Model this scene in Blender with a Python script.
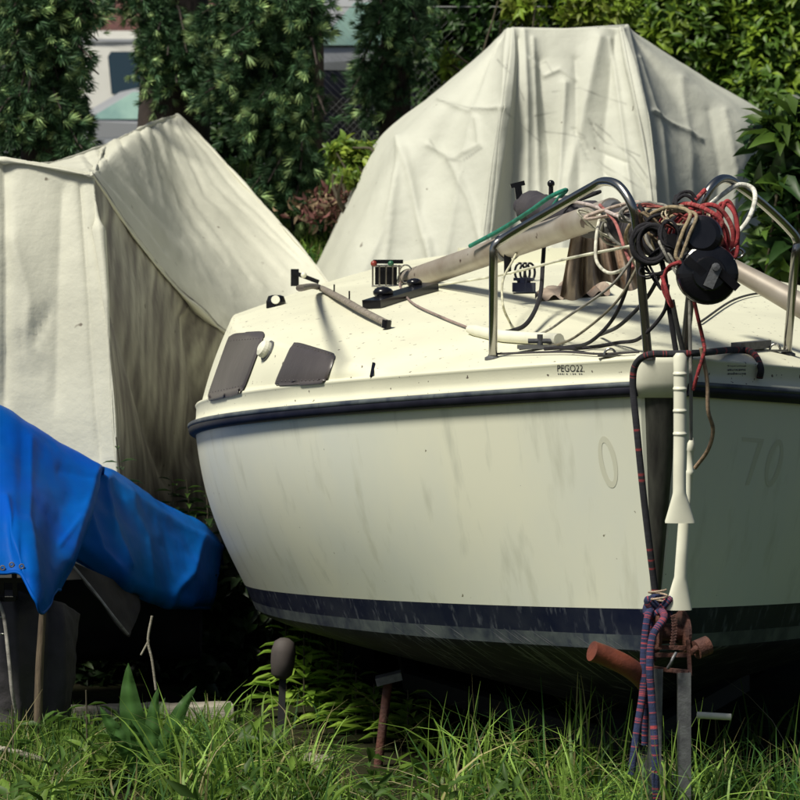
import bpy, math, random
import numpy as np
from mathutils import Vector, noise
from mathutils.bvhtree import BVHTree
random.seed(7); rng = np.random.default_rng(11)
scn = bpy.context.scene
for o in list(bpy.data.objects): bpy.data.objects.remove(o)

# ------------------------------------------------------------------ camera, sky, sun, exposure
H = 2.2                 # eye height (m)
FPX = 3090.0            # focal length in photo pixels (800 wide)
HY = 240.0              # horizon row in the photo
cam = bpy.data.cameras.new('camera'); cam_o = bpy.data.objects.new('camera', cam); scn.collection.objects.link(cam_o)
cam_o.location = (0, 0, H); cam_o.rotation_euler = (math.radians(90), 0, 0)
cam.sensor_width = 36; cam.lens = FPX/800*36; cam.shift_y = -(400-HY)/800
cam.clip_start = .1; cam.clip_end = 500
cam.dof.use_dof = True; cam.dof.focus_distance = 11.6; cam.dof.aperture_fstop = 8.0
scn.camera = cam_o
SUN = Vector((-.43, -.37, .82)).normalized()
w = bpy.data.worlds.new('World'); scn.world = w; w.use_nodes = True
nt = w.node_tree; bg = nt.nodes['Background']; sk = nt.nodes.new('ShaderNodeTexSky')
sk.sky_type = 'NISHITA'; sk.sun_disc = False
sk.sun_elevation = math.asin(SUN.z); sk.sun_rotation = math.atan2(SUN.x, SUN.y)
sk.air_density = 1.0; sk.dust_density = 2.0
nt.links.new(sk.outputs[0], bg.inputs[0]); bg.inputs[1].default_value = .05
sl = bpy.data.lights.new('sun', 'SUN'); sl.energy = 5.0; sl.angle = math.radians(13); sl.color = (1, .96, .83)
so = bpy.data.objects.new('sun', sl); scn.collection.objects.link(so)
so.rotation_euler = (-SUN).to_track_quat('-Z', 'Y').to_euler(); so.location = SUN*30
scn.view_settings.view_transform = 'Standard'; scn.view_settings.look = 'None'
scn.view_settings.exposure = 0.12; scn.view_settings.gamma = 1.0; scn.view_settings.use_curve_mapping = False
scn.render.engine = 'CYCLES'

# ------------------------------------------------------------------ helpers
def at(px, py, Y): return np.array(((px-400)/FPX*Y, Y, H-(py-HY)/FPX*Y))
def proj(P):
    P = np.asarray(P); return np.stack((400+P[..., 0]/P[..., 1]*FPX, HY-(P[..., 2]-H)/P[..., 1]*FPX), -1)
def smooth(t): t = np.clip(t, 0, 1); return t*t*(3-2*t)
def nrm(v): v = np.asarray(v, float); return v/(np.linalg.norm(v, axis=-1, keepdims=True)+1e-12)

class MB:
    def __init__(s): s.V = []; s.F = []; s.C = []; s.n = 0; s.S = []
    def add(s, V, F, col=None, sm=True):
        V = np.asarray(V, float).reshape(-1, 3)
        for f in (F if isinstance(F, list) and len(F) and isinstance(F[0], np.ndarray) else [np.asarray(F)]):
            if f.dtype == object: raise ValueError
            s.F.append(f+s.n); s.S.append(sm)
        s.V.append(V); s.n += len(V)
        c = np.ones((len(V), 4)) if col is None else np.concatenate((np.broadcast_to(np.asarray(col, float), (len(V), 3)), np.ones((len(V), 1))), 1)
        s.C.append(c)
    def box(s, c, h, ax=None, col=None, taper=1.0):
        c = np.asarray(c, float); A = np.eye(3) if ax is None else np.asarray(ax, float)
        V = []
        for z in (-1, 1):
            k = taper if z > 0 else 1
            for x, y in ((-1, -1), (1, -1), (1, 1), (-1, 1)): V.append(c+A[0]*h[0]*x*k+A[1]*h[1]*y*k+A[2]*h[2]*z)
        s.add(V, np.array([(3, 2, 1, 0), (4, 5, 6, 7), (0, 1, 5, 4), (1, 2, 6, 5), (2, 3, 7, 6), (3, 0, 4, 7)]), col, False)
    def bar(s, a, b, w, t, up=(0, 0, 1), col=None):
        a = np.asarray(a, float); b = np.asarray(b, float); d = nrm(b-a); u = np.asarray(up, float)
        x = np.cross(d, u)
        if np.linalg.norm(x) < 1e-3: x = np.cross(d, (1, 0, 0))
        x = nrm(x); y = nrm(np.cross(x, d))
        s.box((a+b)/2, (w/2, t/2, np.linalg.norm(b-a)/2), (x, y, d), col)
    def tube(s, pts, r, n=8, cap=True, col=None, flat=1.0):
        P = np.asarray(pts, float); m = len(P); T = nrm(np.gradient(P, axis=0))
        r = np.broadcast_to(np.asarray(r, float), (m,))
        u = np.cross(T[0], (0, 0, 1.0))
        if np.linalg.norm(u) < .05: u = np.cross(T[0], (1.0, 0, 0))
        u = nrm(u); V = []; a = np.arange(n)*2*math.pi/n
        for i in range(m):
            u = nrm(u-T[i]*np.dot(u, T[i])); v = np.cross(T[i], u)
            V.append(P[i]+r[i]*(np.cos(a)[:, None]*u+np.sin(a)[:, None]*v*flat))
        V = np.concatenate(V); i = np.arange(m-1)[:, None]*n; j = np.arange(n)[None]; k = (j+1) % n
        F = np.stack((i+j, i+k, i+n+k, i+n+j), -1).reshape(-1, 4)
        if col is not None and np.ndim(col) == 2: col = np.repeat(np.asarray(col), n, 0)
        s.add(V, F, col)
        if cap:
            for b, rev in ((0, True), ((m-1)*n, False)):
                ring = V[b:b+n]; c = ring.mean(0)
                f = np.array([(n, (q+1) % n, q) if rev else (n, q, (q+1) % n) for q in range(n)])
                cc = None if col is None else (col[b] if np.ndim(col) == 2 else col)
                s.add(np.vstack((ring, c)), f, cc, False)
    def lathe(s, prof, o, ax, n=24, col=None, sm=False):
        o = np.asarray(o, float); ax = nrm(ax); u = np.cross(ax, (0, 0, 1.0))
        if np.linalg.norm(u) < .05: u = np.cross(ax, (1.0, 0, 0))
        u = nrm(u); v = np.cross(ax, u); a = np.arange(n)*2*math.pi/n; V = []
        for r, t in prof: V.append(o+ax*t+r*(np.cos(a)[:, None]*u+np.sin(a)[:, None]*v))
        m = len(prof); i = np.arange(m-1)[:, None]*n; j = np.arange(n)[None]; k = (j+1) % n
        s.add(np.concatenate(V), np.stack((i+j, i+k, i+n+k, i+n+j), -1).reshape(-1, 4), col, sm)
    def ball(s, c, r, n=12, col=None, ax=(0, 0, 1), k=1.0):
        t = np.linspace(-math.pi/2+.05, math.pi/2-.05, n)
        s.lathe([(r*math.cos(q), r*k*math.sin(q)) for q in t], c, ax, n*2, col, True)
        e = r*math.cos(t[-1])
        s.lathe([(e, r*k*math.sin(t[-1])), (1e-5, r*k*math.sin(t[-1]))], c, ax, n*2, col)
        s.lathe([(1e-5, r*k*math.sin(t[0])), (e, r*k*math.sin(t[0]))], c, ax, n*2, col)
    def grid(s, P, col=None, flip=False, wrap=False):
        P = np.asarray(P); a, b = P.shape[:2]
        i = np.arange(a-1)[:, None]*b; j = np.arange(b if wrap else b-1)[None]; k = (j+1) % b
        F = np.stack((i+j, i+k, i+b+k, i+b+j), -1).reshape(-1, 4)
        s.add(P.reshape(-1, 3), F[:, ::-1] if flip else F, col)
    def inst(s, TV, TF, pos, axis, scale, TC, tint, roll=None, wid=None):
        """copies of a template (its +y along axis) - leaves, blades, tufts"""
        N = len(pos); axis = nrm(axis); rv = nrm(rng.normal(size=(N, 3)) if roll is None else roll)
        x = nrm(np.cross(axis, rv)); z = np.cross(x, axis)
        sc = np.broadcast_to(np.asarray(scale, float), (N,)); wd = sc if wid is None else np.broadcast_to(np.asarray(wid, float), (N,))
        V = pos[:, None]+TV[None, :, 0:1]*(x*wd[:, None])[:, None]+TV[None, :, 1:2]*(axis*sc[:, None])[:, None]+TV[None, :, 2:3]*(z*sc[:, None])[:, None]
        nv = len(TV); F = (np.arange(N)[:, None, None]*nv+TF[None]).reshape(-1, TF.shape[1])
        C = (TC[None]*tint[:, None]).reshape(-1, 3)
        s.add(V.reshape(-1, 3), F, C)
    def obj(s, name, mat, parent=None, origin=None):
        V = np.concatenate(s.V); me = bpy.data.meshes.new(name)
        org = np.asarray(WL.get(parent.name) if parent else (origin if origin is not None else (0, 0, 0)), float)
        V = V-org
        L = np.concatenate([f.reshape(-1) for f in s.F]); cnt = np.concatenate([np.full(len(f), f.shape[1]) for f in s.F])
        sm = np.concatenate([np.full(len(f), q) for f, q in zip(s.F, s.S)])
        me.vertices.add(len(V)); me.vertices.foreach_set('co', V.astype(np.float32).ravel())
        me.loops.add(len(L)); me.loops.foreach_set('vertex_index', L.astype(np.int32))
        me.polygons.add(len(cnt)); st = np.concatenate(([0], np.cumsum(cnt)[:-1]))
        me.polygons.foreach_set('loop_start', st.astype(np.int32)); me.polygons.foreach_set('loop_total', cnt.astype(np.int32))
        me.polygons.foreach_set('use_smooth', sm)
        ca = me.color_attributes.new('Col', 'FLOAT_COLOR', 'POINT'); ca.data.foreach_set('color', np.concatenate(s.C).astype(np.float32).ravel())
        me.update(calc_edges=True); me.validate()
        if mat: me.materials.append(mat)
        o = bpy.data.objects.new(name, me); scn.collection.objects.link(o)
        if parent: o.parent = parent; WL[o.name] = org
        else: o.location = org; WL[o.name] = org
        return o
WL = {}
def thing(name, label, cat, loc, group=None):
    o = bpy.data.objects.new(name, None); scn.collection.objects.link(o); o.location = loc; o.empty_display_size = .1
    WL[o.name] = np.asarray(loc, float); tag(o, label, cat, group); return o
def tag(o, label, cat, group=None):
    o['label'] = label; o['category'] = cat
    if group: o['group'] = group
    return o
def solo(name, mb, mat, label, cat, group=None, origin=None):
    if origin is None:
        V = np.concatenate(mb.V); origin = (V[:, 0].mean(), V[:, 1].mean(), V[:, 2].min())
    return tag(mb.obj(name, mat, None, origin), label, cat, group)
def cr(pts, n):
    """Catmull-Rom through points (first axis), n samples"""
    P = np.asarray(pts, float); m = len(P)
    if m == 2: t = np.linspace(0, 1, n).reshape((-1,)+(1,)*(P.ndim-1)); return P[0]*(1-t)+P[1]*t
    E = np.concatenate(([2*P[0]-P[1]], P, [2*P[-1]-P[-2]])); u = np.linspace(0, m-1-1e-6, n); i = u.astype(int)
    t = (u-i).reshape((-1,)+(1,)*(P.ndim-1)); a, b, c, d = E[i], E[i+1], E[i+2], E[i+3]
    return .5*(2*b+(c-a)*t+(2*a-5*b+4*c-d)*t**2+(3*b-a-3*c+d)*t**3)
def px(lst): return [at(*p) for p in lst]

# ------------------------------------------------------------------ materials
def mat(name, base, rough=.6, var=None, vscale=4, stretch=(1, 1, 1), metal=0, bump=0, bscale=30, col=False, spec=.5,
        specks=None, speck_scale=60, speck_thr=.2, transl=0, streak=None, streak_col=None, detail=6, crease=0):
    m = bpy.data.materials.new(name); m.use_nodes = True; t = m.node_tree; N = t.nodes; L = t.links
    b = N['Principled BSDF']; b.inputs['Roughness'].default_value = rough; b.inputs['Metallic'].default_value = metal
    b.inputs['Specular IOR Level'].default_value = spec
    tc = N.new('ShaderNodeTexCoord'); mp = N.new('ShaderNodeMapping'); mp.inputs['Scale'].default_value = stretch
    L.new(tc.outputs['Object'], mp.inputs['Vector'])
    rgb = N.new('ShaderNodeRGB'); rgb.outputs[0].default_value = (*base, 1); cur = rgb.outputs[0]
    def mix(fac, a, c, mode='MIX'):
        x = N.new('ShaderNodeMix'); x.data_type = 'RGBA'; x.blend_type = mode
        if hasattr(fac, 'links'): L.new(fac, x.inputs[0])
        else: x.inputs[0].default_value = fac
        L.new(a, x.inputs[6])
        if hasattr(c, 'links'): L.new(c, x.inputs[7])
        else: x.inputs[7].default_value = (*c, 1)
        return x.outputs[2]
    def nz(scale, vec, det=detail, rg=.55):
        n = N.new('ShaderNodeTexNoise'); n.inputs['Scale'].default_value = scale; n.inputs['Detail'].default_value = det
        n.inputs['Roughness'].default_value = rg; L.new(vec, n.inputs['Vector']); return n.outputs['Fac']
    def ramp(f, a, c):
        r = N.new('ShaderNodeMapRange'); r.inputs[1].default_value = a; r.inputs[2].default_value = c; L.new(f, r.inputs[0]); return r.outputs[0]
    if var is not None: cur = mix(ramp(nz(vscale, mp.outputs[0]), .38, .66), cur, var)
    if streak is not None:
        m2 = N.new('ShaderNodeMapping'); m2.inputs['Scale'].default_value = streak; L.new(tc.outputs['Object'], m2.inputs['Vector'])
        cur = mix(ramp(nz(1, m2.outputs[0], 4), .56, .78), cur, streak_col)
    if specks is not None:
        v = nz(speck_scale, tc.outputs['Object'], 2, .4)
        cur = mix(ramp(v, speck_thr, speck_thr+.03), cur, specks)
    if col:
        a = N.new('ShaderNodeAttribute'); a.attribute_name = 'Col'; cur = mix(1.0, cur, a.outputs['Color'], 'MULTIPLY')
    L.new(cur, b.inputs['Base Color'])
    hgt = None
    if bump:
        bp = N.new('ShaderNodeBump'); bp.inputs['Strength'].default_value = bump; bp.inputs['Distance'].default_value = .02
        f = nz(bscale, mp.outputs[0], 8, .6)
        if crease:
            vo = N.new('ShaderNodeTexNoise'); vo.noise_type = 'RIDGED_MULTIFRACTAL'; vo.inputs['Scale'].default_value = crease; vo.inputs['Detail'].default_value = 4
            vo.inputs['Distortion'].default_value = .6
            L.new(tc.outputs['Object'], vo.inputs['Vector'])
            ad = N.new('ShaderNodeMath'); ad.operation = 'MULTIPLY_ADD'; L.new(vo.outputs['Fac'], ad.inputs[0]); ad.inputs[1].default_value = .5; L.new(f, ad.inputs[2]); f = ad.outputs[0]
        L.new(f, bp.inputs['Height']); L.new(bp.outputs[0], b.inputs['Normal'])
    if transl:
        tr = N.new('ShaderNodeBsdfTranslucent'); L.new(cur, tr.inputs[0]); ms = N.new('ShaderNodeMixShader'); ms.inputs[0].default_value = transl
        L.new(b.outputs[0], ms.inputs[1]); L.new(tr.outputs[0], ms.inputs[2]); L.new(ms.outputs[0], N['Material Output'].inputs[0])
    return m
M = {}
M['gel'] = mat('hull_gelcoat', (.77, .765, .62), .36, (.66, .685, .62), 1.1, (1, 1, .6), streak=(12, 12, .3), streak_col=(.57, .575, .47), specks=(.2, .19, .13), speck_scale=34, speck_thr=.775, bump=.03, bscale=3)
M['deck'] = mat('deck_gelcoat', (.68, .67, .52), .5, (.60, .59, .46), 2.2, specks=(.12, .10, .08), speck_scale=42, speck_thr=.70, bump=.05, bscale=120)
M['white'] = mat('white_paint', (.74, .73, .6), .45, (.62, .61, .5), 6)
M['boot'] = mat('navy_boot_paint', (.006, .008, .024), .42, (.016, .019, .034), 7, streak=(34, 34, 5), streak_col=(.10, .11, .13), spec=.2)
M['boot2'] = mat('grey_insert_and_reflection', (.085, .10, .105), .5, (.02, .026, .045), 9, streak=(34, 34, 6), streak_col=(.02, .026, .05))  # grey of the strake insert; on the boot, grass reflection in the colour
M['bottom'] = mat('dark_antifouling', (.016, .016, .028), .6, (.035, .035, .05), 4, streak=(6, 40, 10), streak_col=(.26, .26, .3), spec=.25)
M['rub'] = mat('navy_rubber', (.006, .006, .013), .5, (.014, .014, .024), 8, spec=.25)
M['stem'] = mat('dark_stem_reflection', (.075, .075, .066), .4, (.03, .028, .028), 3, (9, 9, .5), metal=.2)  # dark reflection on the bow's rounded edge, painted as colour
M['brown'] = mat('brown_cover_cloth', (.058, .05, .05), .36, (.085, .074, .073), 3, (1, 1, .6), bump=.08, bscale=40)
M['steel'] = mat('stainless_steel', (.42, .41, .38), .25, (.3, .29, .27), 5, metal=1)
M['alu'] = mat('weathered_aluminium', (.42, .38, .33), .45, (.30, .25, .2), 5, metal=.35, specks=(.08, .05, .04), speck_scale=14, speck_thr=.72)
M['black'] = mat('black_plastic', (.004, .004, .006), .22, (.009, .009, .012), 12, spec=.4)
M['grey'] = mat('grey_weathered_wood', (.25, .22, .18), .7, (.12, .1, .085), 9, (1, 6, 6), bump=.3, bscale=40)
M['rope'] = mat('rope_fibre', (1, 1, 1), .85, None, col=True, bump=.6, bscale=300)
M['tarp'] = mat('pale_tarpaulin', (.50, .505, .44), .6, (.43, .435, .38), 1.1, bump=.55, bscale=4, specks=(.2, .19, .16), speck_scale=17, speck_thr=.755, spec=.25, crease=1.7, col=True)
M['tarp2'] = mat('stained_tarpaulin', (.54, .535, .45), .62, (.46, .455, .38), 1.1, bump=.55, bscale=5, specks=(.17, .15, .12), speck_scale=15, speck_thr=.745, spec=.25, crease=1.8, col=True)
M['blue'] = mat('blue_pvc_sheet', (.002, .064, .36), .45, (.002, .095, .33), 1.6, bump=.3, bscale=6, crease=2.2, spec=.03)
M['dcloth'] = mat('dark_grey_cloth', (.05, .045, .05), .8, (.025, .022, .03), 5, bump=.4, bscale=14)
M['rust'] = mat('rusty_iron', (.10, .035, .022), .75, (.05, .02, .018), 14, bump=.5, bscale=60)
M['rustred'] = mat('red_oxide_paint', (.17, .04, .018), .55, (.07, .022, .015), 7, bump=.2, bscale=40)
M['galv'] = mat('galvanised_steel', (.16, .165, .17), .5, (.1, .1, .11), 22, metal=.5, bump=.15, bscale=80)
M['wood'] = mat('weathered_timber', (.33, .305, .25), .8, (.19, .17, .13), 5, (1, 8, 8), bump=.4, bscale=25)
M['stake'] = mat('old_wooden_stake', (.14, .105, .065), .8, (.07, .05, .035), 10, (6, 6, .8), bump=.4, bscale=20)
M['rag'] = mat('soiled_canvas', (.36, .29, .23), .85, (.2, .15, .12), 9, streak=(16, 16, 1.5), streak_col=(.34, .17, .09), bump=.4, bscale=30)
M['leaf'] = mat('leaf_tissue', (1, 1, 1), .45, None, col=True, transl=.35, spec=.35)
M['needle'] = mat('spruce_needles', (1, 1, 1), .6, None, col=True, transl=.15, spec=.3)
M['grass'] = mat('grass_blades', (1, 1, 1), .5, None, col=True, transl=.38, spec=.3)
M['bark'] = mat('spruce_bark', (.045, .032, .026), .9, (.022, .016, .014), 14, (1, 1, .3), bump=.8, bscale=30)
M['twig'] = mat('woody_stem', (.06, .05, .03), .8)
M['soil'] = mat('soil_and_thatch', (.020, .017, .011), .95, (.022, .028, .010), 3, spec=.06, bump=.8, bscale=24)
M['van'] = mat('white_van_paint', (.74, .73, .68), .35, (.68, .67, .62), 2)
M['silver'] = mat('silver_car_paint', (.42, .43, .45), .3, metal=.4)
M['dcar'] = mat('dark_car_paint', (.012, .012, .022), .3)
M['glass'] = mat('vehicle_glass', (.02, .04, .055), .08, spec=.8)
M['glassg'] = mat('windscreen_glass', (.30, .46, .40), .15, (.16, .28, .27), 2, spec=.8)
M['tyre'] = mat('tyre_rubber', (.015, .015, .016), .8)
M['tile'] = mat('red_brown_tile', (.10, .035, .03), .8, (.06, .025, .022), 9)
M['render'] = mat('pale_house_render', (.5, .47, .4), .9, (.42, .4, .34), 3)
M['mesh'] = mat('fence_wire', (.3, .31, .31), .5, metal=.6)
M['heap'] = mat('dead_leaves', (1, 1, 1), .9, None, col=True)
M['red'] = mat('red_lens', (.22, .03, .02), .4); M['green'] = mat('green_lens', (.02, .1, .05), .4)
M['ghost'] = mat('faded_number_shadow', (.615, .615, .50), .36)
M['ink'] = mat('printed_ink', (.03, .03, .035), .6)
M['ink2'] = mat('faded_printed_ink', (.12, .12, .12), .6)

# ------------------------------------------------------------------ ground
def gz(X, Y):
    X = np.asarray(X, float); Y = np.asarray(Y, float)
    return (H-.05)*smooth((Y-18.2)/3.0)+.62*smooth((Y-21.0)/3.2)+.025*np.sin(X*2.1+Y*1.3)*np.sin(Y*1.7-X*.8)*(Y < 60)
ys = np.concatenate((np.linspace(-20, 8, 15), np.linspace(8.3, 26, 120), np.linspace(27, 60, 34), np.linspace(70, 320, 20)))
xs = np.concatenate((np.linspace(-200, -9, 16), np.linspace(-8, 8, 110), np.linspace(9, 200, 16)))
X, Yg = np.meshgrid(xs, ys); mb = MB(); mb.grid(np.stack((X, Yg, gz(X, Yg)), -1))
g = mb.obj('ground', M['soil']); g['kind'] = 'structure'

# ------------------------------------------------------------------ sailing boat
TH = math.radians(2.0); B0 = np.array((.932, 11.0, 0)); AX = np.array((-math.sin(TH), math.cos(TH), 0)); RT = np.array((math.cos(TH), math.sin(TH), 0))
LEN = 6.6
def bw_rail(s): return np.where(s < 3.3, .08+1.68*(1-np.clip(1-s/3.3, 0, 1)**2.3), 1.76-.28*np.clip((s-3.3)/3.3, 0, 1)**1.8)
def z_rail(s): return H-.516-.118*s+.0035*s*s
def bw_wl(s): return np.where(s < 3.4, .016+1.52*(1-np.clip(1-s/3.4, 0, 1)**2.0), 1.536-.3*np.clip((s-3.4)/3.2, 0, 1)**1.8)
def z_wl(s): return H-1.335-.0765*s
def bpt(s, lat, z):
    s, lat, z = np.broadcast_arrays(np.asarray(s, float), np.asarray(lat, float), np.asarray(z, float))
    ss = s+np.clip(z_rail(0)-z, -.2, 2)*.22*np.exp(-s/.8)
    return B0+ss[..., None]*AX+lat[..., None]*RT+z[..., None]*np.array((0, 0, 1.0))
ST = np.concatenate((np.linspace(0, .6, 14), np.linspace(.68, 3.6, 34), np.linspace(3.8, LEN, 12)))
boat = thing('sailing_boat', 'cream sailing boat with navy rubbing strake and dark bottom, bow towards the viewer', 'sailing boat', (B0[0], B0[1], 0))
def half(sgn, fn):                     # rows over stations
    return np.stack([fn(s, sgn) for s in ST])
def topside(s, sg):
    t = np.linspace(0, 1, 22); b = bw_rail(s); bb = bw_wl(s); bulge = .045*np.sin(t*math.pi)*min(1, s/1.2)
    return bpt(s, sg*(b+(bb-b)*t+bulge), z_rail(s)+(z_wl(s)-z_rail(s))*t)
def boot(s, sg, a=0, c=1):
    t = np.linspace(a, c, 5); b = bw_wl(s); return bpt(s, sg*np.maximum(.012, b-.05*t*min(1, s/.5)), z_wl(s)-(.155-.045*min(1, s/3))*t)
def chine(s): return max(.012, bw_wl(s)-.05*min(1, s/.5)), z_wl(s)-(.155-.045*min(1, s/3))
def zkeel(s): return z_wl(s)-.20-.27*smooth(s/1.6)+.30*smooth((s-3.5)/3.1)
def bottom(s, sg):
    b, z = chine(s); t = np.linspace(0, 1, 14); k = zkeel(s); zz = z+(k-z)*(t*.8+.2*t**2.0)
    return bpt(s, sg*b*(1-t**1.5), zz)
def twin(fn, name, m, cap=None, dy=0):
    mb = MB()
    for sg in (-1, 1): mb.grid(half(sg, fn), flip=(sg > 0))
    fr = np.stack((fn(ST[0], -1), fn(ST[0], 1)), 1); mb.grid(fr)
    bk = np.stack((fn(ST[-1], -1), fn(ST[-1], 1)), 1); mb.grid(bk, flip=True)
    return mb, mb.obj(name, m, boat)
hull_mb, hull = twin(topside, 'hull', M['gel'])
b1_mb, b1 = twin(lambda s, sg: boot(s, sg, 0, .64), 'boot_stripe', M['boot'])
b2_mb, b2 = twin(lambda s, sg: boot(s, sg, .64, 1), 'reflection_stripe', M['boot2'])  # lower boot band: grass reflection put into a lighter colour
bt_mb, bt = twin(bottom, 'hull_bottom', M['bottom'])
# deck: toe strip, cabin side, cambered roof in one skin
def deck_half(s, sg):
    b = float(bw_rail(s)); z0 = float(z_rail(s))
    h = np.interp(s, [0, .95, 1.12, 2, 3, 3.6, LEN], [.108, .112, .155, .33, .475, .545, .80]); ins = np.interp(s, [0, .95, 1.12, 2, 3, LEN], [.045, .05, .06, .115, .165, .2])
    ins = min(ins, b*.75)
    P = [(0, 0), (-.010, .006), (-.012, .012), (-.010, .02), (.004, .026), (.006, .05), (.007, .082), (.004, .087), (.002, .094), (.006, .100), (min(.03, b*.4), .104)]
    a = P[-1]
    for t in np.linspace(.08, .95, 10): P.append((a[0]+(ins-a[0])*t+.012*math.sin(t*3.1)*(-1 if s > 1.1 else 0), a[1]+(h-a[1])*t))
    zc = H+np.interp(s, [0, .4, 1, 2, 3, 3.8, 5, LEN], [-.40, -.385, -.345, -.265, -.175, -.125, -.085, -.07])-z0
    bi = b-ins
    for q in np.linspace(0.0, 1, 22)**1.25: P.append((ins+bi*q, h+(zc-h)*(1-(1-q)**np.interp(s, [.8, 2.5], [1.9, 2.6]))))
    P = np.array(P); return bpt(s, sg*(b-P[:, 0]), z0+P[:, 1])
deck_mb = MB()
for sg in (-1, 1): deck_mb.grid(half(sg, deck_half), flip=(sg < 0))
deck_mb.grid(np.stack((deck_half(ST[0], -1), deck_half(ST[0], 1)), 1), flip=True); deck_mb.grid(np.stack((deck_half(ST[-1], -1), deck_half(ST[-1], 1)), 1))
deck = deck_mb.obj('deck', M['deck'], boat)
def bvh_of(*mbs):
    V = []; F = []; n = 0
    for m in mbs:
        v = np.concatenate(m.V); V.append(v)
        for f in m.F: F += [tuple(int(q)+n for q in r) for r in f]
        n += len(v)
    return BVHTree.FromPolygons([tuple(v) for v in np.concatenate(V)], F)
BV = bvh_of(hull_mb, deck_mb, b1_mb, b2_mb, bt_mb)
def hit(x, y, off=0.0):
    d = Vector(at(x, y, 1.0)-np.array((0, 0, H))).normalized(); o = Vector((0, 0, H))
    p, n, i, q = BV.ray_cast(o, d)
    if p is None: return None, None
    if n.dot(d) > 0: n = -n
    return np.array(p+n*off), np.array(n)
def H_(x, y, off=0.0, Y=12.0):
    p, n = hit(x, y, off); return p if p is not None else at(x, y, Y)
def patch(poly, nu, nv, off, thick, mb):
    """panel lying on the boat's skin; poly = 4 pixel corners (tl,tr,br,bl)"""
    q = np.asarray(poly, float); P = np.zeros((nv, nu, 3)); Q = np.zeros((nv, nu, 3))
    for j in range(nv):
        for i in range(nu):
            u = i/(nu-1); v = j/(nv-1)
            cu = (u-.5)*2; cv = (v-.5)*2     # rounded corners: squeeze
            e = .035*(abs(cu)**6)*(abs(cv)**6); u2 = .5+(u-.5)*(1-e*2.4); v2 = .5+(v-.5)*(1-e*2.4)
            x, y = (q[0]*(1-u2)+q[1]*u2)*(1-v2)+(q[3]*(1-u2)+q[2]*u2)*v2
            p, n = hit(x, y)
            if p is None: p, n = P[j, i-1] if i else P[j-1, i], np.array((-.6, -.8, 0))
            edge = u in (0, 1) or v in (0, 1)
            P[j, i] = p+n*(off if edge else off+thick); Q[j, i] = p
    mb.grid(P); return P
# rubbing strake
for nm, dz, r, fl, m in (('rubbing_strake', -.016, .026, 1.0, 'rub'), ('strake_insert', .002, .0115, 1.0, 'boot2')):
    for sg in (-1, 1):
        mb = MB(); L = bpt(ST, sg*(bw_rail(ST)+(.004 if nm[0] == 'r' else .022)), z_rail(ST)+dz)
        mb.tube(L[0:], r, 10); mb.obj(nm, M[m], boat)
# strip over the rounded stem, its dark reflection put into the colour
mb = MB(); rows = []
for t in np.linspace(0, 1, 20):
    z = (z_rail(0)-.02)*(1-t)+(z_wl(0)+.03)*t; wd = .088*(1-t)+.022*t; r = []
    for q in np.linspace(-1, 1, 9):
        so_ = .05*abs(q)**3-.018
        r.append(bpt(0, q*wd, z)+AX*so_)
    rows.append(r)
mb.grid(np.array(rows)); mb.obj('stem_reflection', M['stem'], boat)
mb = MB(); rows = []           # bow cap
for t, k in ((0, .8), (.0, 1), (.35, 1.06), (.8, 1.04), (1, .9), (1.0, .5)):
    z = z_rail(0)-.045+.155*t; r = []
    for a in np.linspace(0, 2*math.pi, 25): 
        cx = math.copysign(abs(math.cos(a))**.6, math.cos(a)); cy = math.copysign(abs(math.sin(a))**.6, math.sin(a))
        r.append(bpt(0, cx*.098*k, z)+AX*(cy*.07*k+.045))
    rows.append(r)
mb.grid(np.array(rows)); mb.add(np.array(rows[-1]), np.arange(25)[None, :24][:, ::1]); mb.obj('bow_cap', M['white'], boat)
# window covers, rivets, vent
for poly in (((231, 334), (267, 332), (244, 393), (207, 402)), ((294, 342), (337, 355), (327, 383), (274, 387))):
    mb = MB(); P = patch(poly, 40, 26, .006, .006, mb); rv = mb
    for j in (3, 22):
        for i in range(3, 38, 3): rv.ball(P[j, i], .0032, 4)
    mb.obj('window_cover', M['brown'], boat)
p, n = hit(268, 351); mb = MB(); mb.lathe([(.036, 0), (.038, .02), (.034, .034), (.018, .042), (.001, .043)], p, n, 20)
vt = mb.obj('vent', M['white'], boat); mb = MB(); mb.lathe([(.046, 0), (.046, .006), (.001, .006)], p, n, 20); mb.obj('vent_flange', M['galv'], vt)
# handrail on the cabin edge
pts = [H_(300, 288, .035), H_(318, 294, .035), H_(340, 304, .03), H_(362, 317, .03), H_(387, 329, .025)]
mb = MB(); mb.tube(cr(pts, 26), .017, 10, flat=.8); hr = mb.obj('handrail', M['grey'], boat)
mb = MB(); e = np.array(pts[-1]); mb.tube([e-(.0, 0, .02), e+np.array((.004, -.002, .012))], .02, 10); mb.obj('end_cap', M['black'], hr)
for x, y in ((335, 291), (350, 298)):
    mb = MB(); b = H_(x, y+9, .02); mb.tube([b, b+(0, 0, .05)], .004, 6); mb.obj('pin', M['black'], hr)
# small fittings at the cabin edge
p = H_(276, 306); mb = MB(); mb.lathe([(.045, -.01), (.045, .02), (.036, .045), (.02, .05), (.001, .05)], p, (0, 0, 1), 18); f = mb.obj('fairlead', M['black'], boat)
mb = MB(); mb.lathe([(.02, 0), (.02, .008), (.001, .008)], p+(0, -.036, .028), (-.1, -1, .3), 14); mb.obj('fairlead_eye', M['white'], f)
mb = MB(); c = H_(306, 290, .02)
mb.bar(c+(-.06, 0, .07), c+(.07, 0, .02), .05, .02); mb.bar(c+(-.05, .02, .0), c+(-.05, .02, .085), .04, .04); mb.obj('cleat', M['black'], boat)
mb = MB(); mb.ball(c+(-.005, -.02, .055), .016, 6); mb.obj('cleat_roller', M['white'], boat)
p = H_(222, 392); 
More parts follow.
